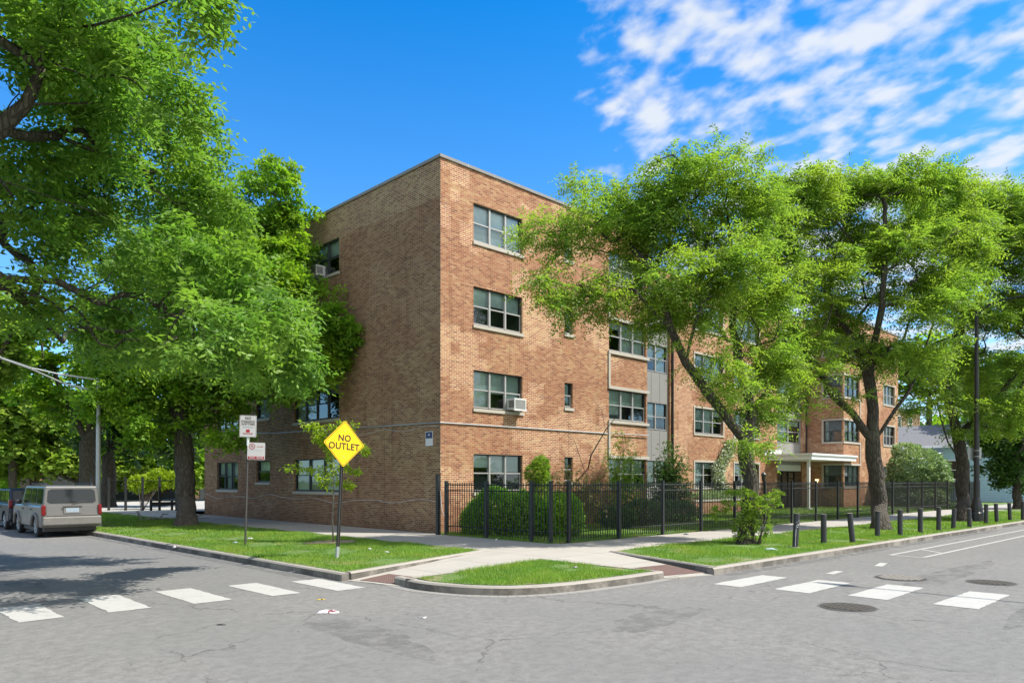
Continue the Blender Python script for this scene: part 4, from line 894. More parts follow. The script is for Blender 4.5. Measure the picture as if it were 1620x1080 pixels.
# far treeline as one mass
rs = np.random.RandomState(5); bs = []
for t in range(60):
    x = rs.uniform(-30, 60); bs.append((np.array([x, rs.uniform(115,150), rs.uniform(2,6)]), rs.uniform(4,8), rs.uniform(3,6), 4))
for t in range(46):
    bs.append((np.array([rs.uniform(110,160), rs.uniform(-10,45), rs.uniform(2,6)]), rs.uniform(4,7), rs.uniform(3,6), 4))
T = sample_blobs(bs, 22000, rs, .6); T = T[T[:,2] > 0]
V = fronds(T, rs.normal(0,1,T.shape), 1.6, 2, 1.1, .8, .2, .7, rs); tag(np_quads('treeline', V, M['leafC'], None), 'far off mass of green trees closing both streets', 'treeline', kind='stuff')
# dark tree at the right edge
d = 47; b0 = W(1610, 760, d); b0[2] = .12
tree('background_tree', b0, [[b0+np.array([0,0,2.5]), W(1608,690,d), W(1606,640,d)]], blobs_px([(1605,640,45,34),(1590,690,48,38),(1620,700,48,45),(1575,730,28,20),(1610,750,40,24),(1640,660,45,70),(1560,700,18,18)], d, .8), 460, 'dense dark green tree at the right edge behind the bollards', .25, M['leafD'], M['bark1'], (4,.5,3,.26,.15), None, 91, twig=.012, spread=.8, shell=.2)
for px, d, bl_, lab, sd_ in [(1470,84,[(1440,600,60,30),(1500,590,60,34),(1540,620,50,26),(1480,560,70,30)],'tree behind the blue house roof',95),(1580,70,[(1590,600,50,40),(1610,650,50,40),(1560,640,30,26)],'tree between the blue house and the dark tree',96),(1350,90,[(1350,640,60,40),(1420,630,50,40)],'tree hidden behind the right wing roof',97)][:2]:
    b0 = W(px, 760, d); b0[2] = .1; top = W(px, bl_[0][1]+20, d)
    tree('background_tree', b0, [[b0*.5+top*.5, top]], blobs_px(bl_, d, .8), 200, lab, .3, M['leafA'], M['bark2'], (3, 1.2, 3, .6, .4), None, sd_, twig=.02, step=1.4, spread=.8)
# off-frame tree across the right street that shades the road
tree('honey_locust', (31, -4.6, .15), [[(31,-4.6,2),(30.5,-4.5,4)],[(30.5,-4.5,4),(28.5,-2.5,6.5)],[(30.5,-4.5,4),(33,-3,7)]], [(np.array(c, float), 2.2, 1.4, 2.2) for c in ((28.6,-1.8,6.6),(31,-2,8),(33.5,-2.5,7),(31,-5,9),(28.5,-5,8))], 300, 'honey locust across the right street whose shade reaches the bike lane', .25, M['leafA'], M['bark1'], (3,.6,6,.15,.05), 'honey locusts along the right street', 99)

# sapling by the NO OUTLET sign
sb = np.array(G(527, 858, .15)); ds = 21.4
root = empty('sapling', tuple(sb), 'thin young sapling with yellow green leaves behind the yellow diamond sign', 'sapling')
q = MB(); TT = [sb, W(526,820,ds), W(528,780,ds), W(527,740,ds), W(524,710,ds), W(520,680,ds)]; q.tube([p-sb for p in TT], [.026,.022,.02,.015,.01,.006], 7)
rs = np.random.RandomState(8); O = []; Dv = []
for br in [[(527,748),(510,742),(490,740),(470,738),(452,740)], [(526,770),(510,762),(505,755),(540,760),(556,764)], [(526,735),(520,710),(512,690),(495,680),(482,668)], [(524,700),(530,690),(545,682),(560,670)], [(525,715),(515,700),(508,695),(500,690)], [(527,740),(545,735),(560,745),(570,742)], [(526,760),(545,764),(555,768)], [(524,705),(522,725),(530,745)], [(520,680),(530,672),(542,668)], [(522,690),(510,676),(498,672)],[(560,700),(575,708),(580,712)]]:
    pts = [W(a, b, ds+rs.uniform(-.15,.15)) for a, b in br]; q.tube([p-sb for p in pts], [.008]+[.005]*(len(pts)-1), 4)
    for k in range(1, len(pts)):
        for j in range(26): O.append(pts[k-1]+(pts[k]-pts[k-1])*rs.rand()+rs.normal(0,.045,3)); Dv.append(unit(pts[k]-pts[k-1])+rs.normal(0,.5,3)+np.array([0,0,-.35]))
for k in range(9): a = W(526,745+rs.uniform(-20,20),ds); q.tube([a-sb, a-sb+rs.normal(0,.2,3)+np.array([0,0,.15])], .004, 3)
q.build('trunk', M['bark3'], root, True)
V = fronds(np.array(O), np.array(Dv), .10, 1, .14, .05, .5, .6, rs)-sb; np_quads('crown', V, M['leafE'], root)
tag(MB().add([(sb[0]+.75*math.cos(a)*(1+.2*math.sin(3*a)), sb[1]+.62*math.sin(a)*(1+.15*math.sin(5*a)), .172) for a in np.linspace(0, 2*math.pi, 30)[:-1]], [tuple(range(29))]).build('soil', M['soil']), 'patch of bare mulch round the sapling', kind='structure')

# shrubs behind the fence
SG = 'shrubs behind the picket fence'
shrub('shrub', (16.9,17.6,.17), [(np.array([16.8,17.8,.8]),.95,.85,.85),(np.array([17.3,17.1,.75]),.8,.75,.75),(np.array([16.5,18.4,.55]),.55,.5,.55)], 34000, 'large rounded leafy green shrub just inside the fence corner', M['leafF'], .11, .06, SG, 3, shell=.68)
shrub('shrub', (17.7,15.9,.17), [(np.array([17.75,15.9,.75]),.75,.75,.7),(np.array([18.4,16.2,.55]),.5,.5,.5)], 20000, 'smaller rounded green shrub behind the chamfered corner of the fence', M['leafF'], .10, .055, SG, 4, shell=.66)
a = W(855,742,26.3); shrub('shrub', (a[0],a[1],.17), [(W(856,738,26.3),.26,.34,.3),(W(850,752,26.3),.36,.34,.36),(W(857,770,26.3),.36,.6,.36)], 9000, 'narrow upright conifer shrub against the sunlit brick wall', M['leafA'], .075, .035, SG, 6, shell=.45)
def spindly(base, tips, nl, lab, leaf, seed, ll=.07, lw=.04, r=.012):
    rs = np.random.RandomState(seed); base = np.array(base, float); root = empty('slender_shrub', tuple(base), lab, 'shrub', SG); q = MB(); O = []; Dv = []
    for t in tips:
        t = np.array(t); a = base+rs.normal(0,.08,3)*[1,1,0]; m1 = a+(t-a)*.5+rs.normal(0,.12,3); q.tube([a-base, m1-base, t-base], [r*1.5, r, r*.4], 5)
        for k in range(int(nl/len(tips))):
            s = rs.uniform(.35, 1); p = (a+(t-a)*s)+rs.normal(0,.22,3); O.append(p); Dv.append(rs.normal(0,1,3))
            if k % 22 == 0: q.tube([a-base+(t-a)*s, p-base], [.005,.003], 3)
    q.build('stem', M['bark1'], root, True); V = fronds(np.array(O), np.array(Dv), .1, 2, ll, lw, .2, .6, rs)-base; np_quads('crown', V, leaf, root)
spindly(G(905,835,.17), [W(880,750,26.5),W(900,740,26.5),W(925,755,26.5),W(945,760,26.5),W(915,790,26.5),W(955,790,26.5)], 1500, 'sparse rusty leaved shrub against the sunlit wall, right of the narrow window', M['leafR'], 12)
spindly(G(985,825,.17), [W(965,720,29.5),W(985,690,29.5),W(1000,720,29.5),W(975,745,29.5),W(1010,760,29.5),W(990,780,29.5)], 2200, 'tall loose green shrub before the projecting brick bay', M['leafC'], 13)
spindly(G(1050,822,.17), [W(1045,735,33),W(1062,705,33),W(1080,730,33),W(1065,750,33),W(1090,770,33),W(1040,785,33)], 2600, 'dark leaved shrub before the grey panel column', M['leafD'], 14, .09, .06)
shrub('shrub', (22.5,17.0,.17), [(np.array([22.2,17.0,.55]),.8,.5,.6),(np.array([24.4,17.4,.6]),1.0,.55,.7),(np.array([27.0,17.6,.6]),1.1,.55,.7)], 14000, 'low straggly dark green bushes behind the middle of the fence', M['leafD'], .08, .05, SG, 15, shell=.4)
shrub('shrub', (36,21.4,.8), [(np.array([35.2+i*1.05,21.4,1.0+.1*(i%2)]),.6,.35,.4) for i in range(6)], 9000, 'row of low flowering plants growing in the raised planter', M['leafG'], .09, .05, SG, 16, shell=.4)
# dead slanting pole-like stems
o = empty('dead_stem', G(915,812,.17), 'bare dark dead stem leaning across the sunlit brick wall', 'dead stem'); bb = np.array(o.location)
q = MB(); ddp = 28.5; q.tube([np.array([0,0,0]), W(935,720,ddp)-bb, W(958,680,ddp)-bb, W(978,655,ddp)-bb], [.035,.028,.02,.008], 6); q.tube([W(958,680,ddp)-bb, W(952,650,ddp)-bb], .008, 4); q.tube([W(925,745,ddp)-bb, W(910,700,ddp)-bb, W(900,680,ddp)-bb], [.012,.008,.004], 4); q.build('stem', M['rust'], o)
# ivy on wing B
rs = np.random.RandomState(20); O = []
pts = [(36.95+.55*math.sin(z*1.9)+.12*z, z) for z in np.linspace(1.2, 4.3, 60)]
for x, z in pts:
    for k in range(32): O.append([x+rs.normal(0,.33), YB-.03-abs(rs.normal(0,.09)), z+rs.normal(0,.1)])
O = np.array(O)+np.array([1.3,0,0]); iv = empty('ivy', (38.2, YB-.05, .9), 'pale leaved ivy climbing the recessed brick front behind the locust trunk', 'ivy')
V = fronds(O, rs.normal(0,.6,O.shape)+np.array([0,-.5,-.4]), .12, 1, .13, .09, .2, .3, rs)-np.array(iv.location); np_quads('leaves', V, M['leafH'], iv)
q = MB(); q.tube([(0,0,0),(.1,0,1),(-.3,0,2),(.2,0,3.2)], [.03,.025,.018,.008], 6); q.build('stem', M['bark1'], iv)
# viburnum right of the building
shrub('shrub', (58.9,15.6,.17), [(W(1452,745,51.5),1.9,1.5,1.6),(W(1425,770,51.5),1.1,1.1,1.0),(W(1475,765,52),1.2,1.2,1.0),(W(1450,785,51),1.9,.8,1.4),(W(1435,715,52),1.0,.5,.8)], 24000, 'big rounded pale green shrub at the right end of the brick building', M['leafG'], .17, .11, SG, 30, shell=.75, stems=14)

# small distant shrub by the lot fence
shrub('small_tree', (15.2,47.5,.15), [(W(225,765,46),.9,.5,.6),(W(255,757,46),1.0,.6,.6)], 5000, 'small bright leafy bush above the parking lot fence', M['leafE'], .14, .1, None, 31, shell=.4, cat='small tree', stems=9)

# ---------------------------------------------------------------- grass blades
def inpoly(X, Y, poly):
    r_ = np.zeros(len(X), bool); n = len(poly); j = n-1
    for i in range(n):
        xi, yi = poly[i]; xj, yj = poly[j]
        c = ((yi > Y) != (yj > Y)) & (X < (xj-xi)*(Y-yi)/(yj-yi+1e-12)+xi); r_ ^= c; j = i
    return r_
def blades(poly, z, box, dens, h, wd, label, seed, ragged=0.0):
    rs = np.random.RandomState(seed); x0, x1, y0, y1 = box; n = int((x1-x0)*(y1-y0)*dens); X = rs.uniform(x0,x1,n); Y = rs.uniform(y0,y1,n)
    k = inpoly(X, Y, poly)&(((X-sb[0])/.72)**2+((Y-sb[1])/.6)**2 > 1)
    fld = np.sin(X*1.7+seed)+np.sin(Y*2.1+X*.8)+np.sin(X*4.3-Y*3.1)*.7+np.sin(Y*7.7)*.4
    k &= ~((fld < -1.45)&(rs.rand(n) < .9))
    X = X[k]+rs.normal(0,.045,k.sum()); Y = Y[k]+rs.normal(0,.045,k.sum()); f_ = fld[k]; n = len(X)
    hh = h*rs.uniform(.4,1.3,n)*(1+.25*np.clip(f_,-1.5,2)); a = rs.uniform(0,6.283,n); ln_ = rs.normal(0,.5,(n,2))*hh[:,None]
    P = np.stack([X,Y,np.full(n,z-.005)],1); wv = np.stack([np.cos(a),np.sin(a),np.zeros(n)],1)*wd*.5
    V = np.stack([P-wv, P+wv, P+np.stack([ln_[:,0],ln_[:,1],hh],1)],1).reshape(-1,3)
    return tag(np_quads('grass', V, M['blade'], None, 3, np.clip(.5+.18*f_+rs.normal(0,.22,n),0,1)), label, 'grass', kind='stuff')
blades(LP, .155, (7.8,12.8,12.6,24), 1300, .055, .013, 'short bright grass on the left parkway round the signs', 1)
blades(LP, .155, (7.8,12.8,24,46), 380, .06, .026, 'shaded grass on the left parkway beneath the maple', 2)
blades(IP, .155, (8,12.4,8.4,11.6), 2400, .065, .010, 'longer grass and weeds on the corner island', 3)
blades(RP, .155, (13.6,26,7.6,11.9), 1200, .06, .013, 'bright grass on the right parkway round the near bollards', 4)
blades(RP, .155, (26,50,7,11.7), 420, .06, .026, 'bright grass on the right parkway round the far bollards', 5)
blades(YA_, .17, (15.5,34,14,22), 420, .06, .02, 'lawn grass inside the black fence', 6); blades(YA_, .17, (34,60,13.8,22), 220, .06, .035, 'lawn grass near the entrance path', 7)

# ---------------------------------------------------------------- signs
def text_obj(body, size, mat, parent, loc, rx=rad(90), name='lettering', align='CENTER', wx=1.0, bold=0.0, rot=None):
    cu = bpy.data.curves.new(name, 'FONT'); cu.body = body; cu.size = size; cu.align_x = align; cu.align_y = 'CENTER'; cu.extrude = .0012; cu.offset = bold
    cu.space_character = 1.08
    t = bpy.data.objects.new('tmp', cu); COL.objects.link(t); dg = bpy.context.evaluated_depsgraph_get(); me = bpy.data.meshes.new_from_object(t.evaluated_get(dg)); bpy.data.objects.remove(t)
    me.materials.clear(); me.materials.append(mat); o = bpy.data.objects.new(name, me); COL.objects.link(o); o.parent = parent; o.location = loc; o.rotation_euler = rot or (rx,0,0); o.scale = (wx,1,1); return o
def rrect(w2, h2, r, n=5):
    out = []
    for cx_, cz_, a0 in ((w2-r,h2-r,0),(-w2+r,h2-r,90),(-w2+r,-h2+r,180),(w2-r,-h2+r,270)):
        for k in range(n+1): a = rad(a0+90*k/n); out.append((cx_+r*math.cos(a), cz_+r*math.sin(a)))
    return out
def plate(poly, y0, y1, name, mat, parent, loc=(0,0,0), roll=0.0):
    c, s_ = math.cos(roll), math.sin(roll); P_ = [(x*c-z*s_, x*s_+z*c) for x, z in poly]; n = len(P_); q = MB()
    q.add([(x,y0,z) for x, z in P_]+[(x,y1,z) for x, z in P_], [tuple(range(n)), tuple(range(2*n-1,n-1,-1))]+[(i,n+i,n+(i+1)%n,(i+1)%n) for i in range(n)])
    o = q.build(name, mat, parent); o.location = loc; return o
b0 = np.array(G(533,883,.15)); sg = empty('no_outlet_sign', tuple(b0), 'yellow diamond NO OUTLET sign on a leaning dark post in the left parkway', 'road sign')
lean = np.array([.12,.02,0]); HC_ = 2.66
q = MB(); q.box(-.028,.028,-.03,.02,.28,3.1); q.box(-.028,-.018,-.052,-.03,.28,3.1); q.box(.018,.028,-.052,-.03,.28,3.1)
po = q.build('post', M['rust'], sg); q = MB(); q.box(-.033,.033,-.035,.025,-.05,.28); pz = q.build('post_sleeve', M['galv'], sg)
hd = plate(rrect(.385,.385,.045), -.075, -.068, 'sign_plate', M['yellow'], sg, roll=rad(45))
hd.location = (0,0,HC_)
def inner(wd, ins): 
    a = rrect(.385-ins,.385-ins,.04); b = rrect(.385-ins-wd,.385-ins-wd,.035); n = len(a); q = MB(); c = math.cos(rad(45)); R_ = lambda p: (p[0]*c-p[1]*c, p[0]*c+p[1]*c)
    q.add([(R_(p)[0],-.0762,R_(p)[1]) for p in a]+[(R_(p)[0],-.0762,R_(p)[1]) for p in b], [(i,(i+1)%n,n+(i+1)%n,n+i) for i in range(n)]); return q
br_ = inner(.013,.014).build('border', M['signblack'], hd)
text_obj('NO', .208, M['signblack'], hd, (0,-.077,.125), bold=.006); text_obj('OUTLET', .208, M['signblack'], hd, (0,-.077,-.065), bold=.006)
q = MB()
for z in (.3,-.3): q.tube([(0,-.084,z),(0,-.075,z)], .012, 8)
q.build('bolt', M['galv'], hd)
sg.rotation_euler = (0, rad(3.2), 0)
# parking signs
b0 = np.array(G(388,862,.15)); pk = empty('parking_sign', tuple(b0), 'dark post carrying two small white and red parking signs in the left parkway', 'parking sign')
q = MB(); q.box(-.02,.02,-.02,.02,0,3.45); q.build('post', M['rust'], pk)
q = MB(); q.box(-.03,.03,-.035,.03,2.78,3.02); q.build('clamp', M['white'], pk)
YW = rad(-38)
h1 = plate(rrect(.23,.305,.03), -.05, -.045, 'sign_plate', M['signwhite'], pk); h1.location = (0,0,3.32); h1.rotation_euler = (0,0,YW)
q = MB(); a_ = rrect(.222,.297,.028); b_ = rrect(.214,.289,.026); n = len(a_); q.add([(p[0],-.0508,p[1]) for p in a_]+[(p[0],-.0508,p[1]) for p in b_], [(i,(i+1)%n,n+(i+1)%n,n+i) for i in range(n)]); q.build('border', M['signgrey'], h1)
text_obj('NO', .10, M['signgrey'], h1, (0,-.052,.225), bold=.003); text_obj('PARKING', .082, M['signgrey'], h1, (0,-.052,.135), bold=.002); text_obj('ANYTIME', .082, M['signgrey'], h1, (0,-.052,.06), bold=.002)
q = MB(); 
for z in (-.005,-.035): q.box(-.15,.15,-.0525,-.051,z-.003,z+.003)
q.build('small_print', M['paleblue'], h1)
q = MB(); q.box(-.05,.05,-.0525,-.051,-.17,-.09); q.build('symbol', M['signred'], h1); q = MB(); q.box(-.11,.11,-.0525,-.051,-.215,-.195); q.add([(.10,-.0525,-.185),(.10,-.0525,-.225),(.14,-.0525,-.205)], [(0,1,2)]); q.add([(-.10,-.0525,-.225),(-.10,-.0525,-.185),(-.14,-.0525,-.205)], [(0,1,2)]); q.build('arrow', M['signred'], h1)
h2 = plate(rrect(.24,.24,.03), -.035, -.03, 'sign_plate', M['signwhite'], pk); h2.rotation_euler = (0,0,YW); h2.location = (.235*math.cos(YW),.235*math.sin(YW),2.63)
q = MB(); q.box(-.22,.22,-.0372,-.0355,-.225,-.145); q.build('red_band', M['signred'], h2); text_obj('TOW  ZONE', .062, M['signwhite'], h2, (0,-.039,-.185), bold=.002)
q = MB(); ring = [(math.cos(a),math.sin(a)) for a in np.linspace(0,2*math.pi,25)[:-1]]; q.add([(-.11+.08*c,-.0365,.13+.08*s_) for c, s_ in ring]+[(-.11+.062*c,-.0365,.13+.062*s_) for c, s_ in ring], [(i,(i+1)%24,24+(i+1)%24,24+i) for i in range(24)]); q.add([(-.155,-.0368,.165),(-.145,-.0368,.175),(-.065,-.0368,.095),(-.075,-.0368,.085)], [(0,1,2,3)]); q.box(.02,.16,-.0375,-.036,.125,.137); q.add([(.15,-.0375,.15),(.15,-.0375,.112),(.19,-.0375,.131)], [(0,1,2)]); q.build('no_parking_symbol', M['signred'], h2)
text_obj('P', .10, M['signgrey'], h2, (-.11,-.0362,.13)); q = MB(); q.box(-.19,.19,-.037,-.036,.022,.03); q.build('small_print', M['paleblue'], h2)
pk.rotation_euler = (0, rad(1.6), 0)

# ---------------------------------------------------------------- bollards
BO = [(1258,866,3,812),(1303,860,0,813),(1349,858,-6,811),(1388,849,1,808),(1424,847,0,806),(1456,843,0,804),(1485,839,0,802),(1508,836,3,804),(1534,834,-2,804),(1560,829,0,797),(1577,826,-3,796),(1598,823,-3,795),(1618,822,0,793)]
words = ['scuffed black bollard nearest the street corner with white scratches', 'second black bollard from the corner, standing upright', 'third black bollard from the corner, leaning left', 'fourth bollard from the corner, before the middle tree trunk', 'fifth bollard from the corner, right of the middle tree trunk', 'sixth black bollard from the corner', 'seventh black bollard from the corner', 'eighth bollard from the corner, tilted slightly right', 'ninth bollard from the corner, before the third tree', 'tenth bollard from the corner, just right of the lamp base', 'eleventh bollard from the corner, leaning a little left', 'twelfth bollard from the corner, second from the right edge', 'last bollard of the row at the right edge of the photo']
for i, ((px, py, ln_, ty), lab) in enumerate(zip(BO, words)):
    b = G(px, py, .15); d_ = FP*1.8/(py-760); h = (py-ty)*d_/FP; o = empty('bollard', b, lab, 'bollard', 'black bollards along the right kerb')
    q = MB(); q.tube([(0,0,-.1),(0,0,h-.012)], .078, 18); q.tube([(0,0,h-.012),(0,0,h-.004)], .074, 18); q.build('post', M['bollard'], o); q = MB(); q.tube([(0,0,h-.0035),(0,0,h+.004)], .071, 18); q.build('cap', M['bollard_top'], o)
    if i == 0:
        q = MB()
        for x, z0_, z1_, w_ in ((-.03,.05,.62,.006),(.01,.60,.64,.02),(-.02,.68,.70,.012),(.03,.71,.76,.006),(.0,.55,.575,.02),(-.035,.3,.5,.005)): 
            ang = math.asin(max(-1,min(1,x/.079))); cx_, cy_ = -.0795*math.sin(rad(44)-ang), -.0795*math.cos(rad(44)-ang)
            q.box(cx_-w_*.7, cx_+w_*.7, cy_-w_*.35-.002, cy_+w_*.35, z0_, z1_)
        q.build('scratch', M['signwhite'], o); q = MB(); q.prism([(-.16,-.12),(.16,-.16),(.19,.1),(-.12,.14)], 0, .025); q.build('footing', M['walk'], o)
    ax = Vector((-RGT[1]*0+FWD[0], FWD[1], 0)); o.rotation_euler = Matrix.Rotation(rad(ln_), 3, ax).to_euler()

# ---------------------------------------------------------------- street lamps
b = G(1545,824,.15); o = empty('street_lamp', b, 'black street lamp with flared base beside the third locust', 'street lamp')
q = MB(); q.tube([(0,0,0),(0,0,.35),(0,0,.42),(0,0,.62),(0,0,.95),(0,0,1.05)], [.36,.34,.26,.24,.17,.13], 12); q.build('base', M['black'], o)
q = MB(); q.tube([(0,0,1.05),(0,0,4),(0,0,9.3)], [.12,.105,.075], 12); q.build('pole', M['black'], o)
q = MB(); q.tube([(0,0,9.2),(0,-.6,9.6),(0,-1.8,9.7)], .045, 8); q.build('arm', M['black'], o); q = MB(); q.box(-.16,.16,-2.5,-1.8,9.62,9.76); q.build('lamp_head', M['black'], o, bevel=.03)
q = MB(); q.box(-.30,.30,.13,.14,2.75,3.28); o2 = q.build('sign_back', M['galv'], o); o2.rotation_euler = (0,0,AZ-rad(90)); q = MB(); q.tube([(0,0,2.86),(0,0,2.89)], .125, 12); q.tube([(0,0,3.12),(0,0,3.15)], .125, 12); q.build('sign_strap', M['galv'], o)
b = (8.55,31.75,.15); o = empty('street_lamp', b, 'grey steel street light with two long arms behind the parked silver car', 'street lamp')
q = MB(); q.tube([(0,0,0),(0,0,3),(0,0,5.75)], [.10,.085,.065], 12); q.tube([(0,0,.0),(0,0,.2)], .14, 12); q.tube([(0,0,5.2),(0,0,5.3)], .085, 12); q.tube([(0,0,5.7),(0,0,5.8)], .08, 12); q.build('pole', M['galv'], o)
bb = np.array(b); e1 = W(50,582,27.2)-bb; e2 = W(0,565,25.6)-bb
q = MB(); q.tube([(0,0,5.72), W(95,592,28.2)-bb, e1, e2], [.035,.035,.03,.03], 8); q.tube([(0,0,5.25), W(100,606,28.2)-bb, W(50,584,27.0)-bb, e2+np.array([0,0,-.03])], [.035,.035,.03,.03], 8); q.build('arm', M['galv'], o)
q = MB(); q.tube([e2, e2+np.array([-.35,0,.02]), e2+np.array([-.9,0,-.02])], [.05,.13,.05], 10); q.build('lamp_head', M['galv'], o)
o = empty('street_lamp', (17.75,-5.2,.15), 'grey street lamp across the right street whose arm shadow crosses the crosswalk', 'street lamp')
q = MB(); q.tube([(0,0,0),(0,0,4),(0,0,8.3)], [.13,.10,.07], 12); q.build('pole', M['galv'], o); q = MB(); q.tube([(0,0,8.1),(0,2.5,8.45),(0,5.3,8.6)], .035, 8); q.build('arm', M['galv'], o); q = MB(); q.tube([(0,5.3,8.6),(0,5.5,8.58),(0,6.1,8.54)], [.05,.15,.06], 10); q.build('lamp_head', M['galv'], o)
# small path lights at the entrance
for px, py, Y_, lab in ((1208,755,21.0,'black lantern on a post left of the entrance canopy'),):
    b = pl = W(px, 760, 44.6); o = empty('lantern', (b[0],b[1],.17), lab, 'lantern'); q = MB(); q.tube([(0,0,0),(0,0,1.75)], .035, 8); q.build('post', M['black'], o)
    q = MB(); q.tube([(0,0,1.75),(0,0,1.8),(0,0,2.1),(0,0,2.16),(0,0,2.32)], [.07,.10,.14,.17,.02], 8); q.build('lamp_head', M['black'], o)
o = empty('wall_lamp', (49.9,21.3,1.95), 'small wall lamp beside the shaded entrance wall', 'wall lamp'); q = MB(); q.tube([(0,0,-.14),(0,0,0),(0,0,.1)], [.05,.10,.12], 8); q.build('shade', simple('warm_lamp', (0.9,.75,.4), .4, emit=1.5), o); q = MB(); q.box(0,.1,-.03,.03,.101,.16); q.build('bracket', M['black'], o)
o = empty('hydrant_pipe', G(1380,802,.17), 'small dark standpipe at the foot of the right wing', 'standpipe'); q = MB(); q.tube([(0,0,0),(0,0,.5)], .05, 8); q.tube([(-.14,0,.4),(.14,0,.4)], .05, 8); q.build('pipe', M['rust'], o)

# ---------------------------------------------------------------- manholes
def manhole(px, py, r_, lab, kind):
    b = G(px, py, 0); o = empty('manhole_cover', (b[0],b[1],.002), lab, 'manhole cover', 'manhole covers in the street')
    q = MB(); q.tube([(0,0,-.02),(0,0,.006)], r_, 32); q.build('frame', M['rust'], o); q = MB(); 
    s_ = .085
    for i in range(-5,6):
        for j in range(-5,6):
            x, y = i*s_, j*s_
            if math.hypot(x,y) < r_-.07: q.box(x-.03,x+.03,y-.03,y+.03,.007,.015)
    q.build('lid', simple('iron_lid', (.10,.09,.075), .6, .3, .3) if kind else M['bollard_top'], o); 
    q = MB(); ring = [(math.cos(a),math.sin(a)) for a in np.linspace(0,2*math.pi,41)[:-1]]; q.add([((r_+.035+.012*math.sin(7*i))*c,(r_+.035+.012*math.sin(5*i))*s,.0015) for i,(c,s) in enumerate(ring)], [tuple(range(40))]); q.build('patch', simple('dark_patch', (.09,.088,.082), .9, var=.3, scale=30), o)
    for ch in o.children:
        pass
manhole(1341,960,.40,'round iron manhole cover with a grid pattern, nearest the camera',1); manhole(1425,914,.46,'worn manhole cover with broken rim beyond the right crosswalk',0); manhole(1568,921,.40,'dark manhole cover at the right side of the crosswalk',1)

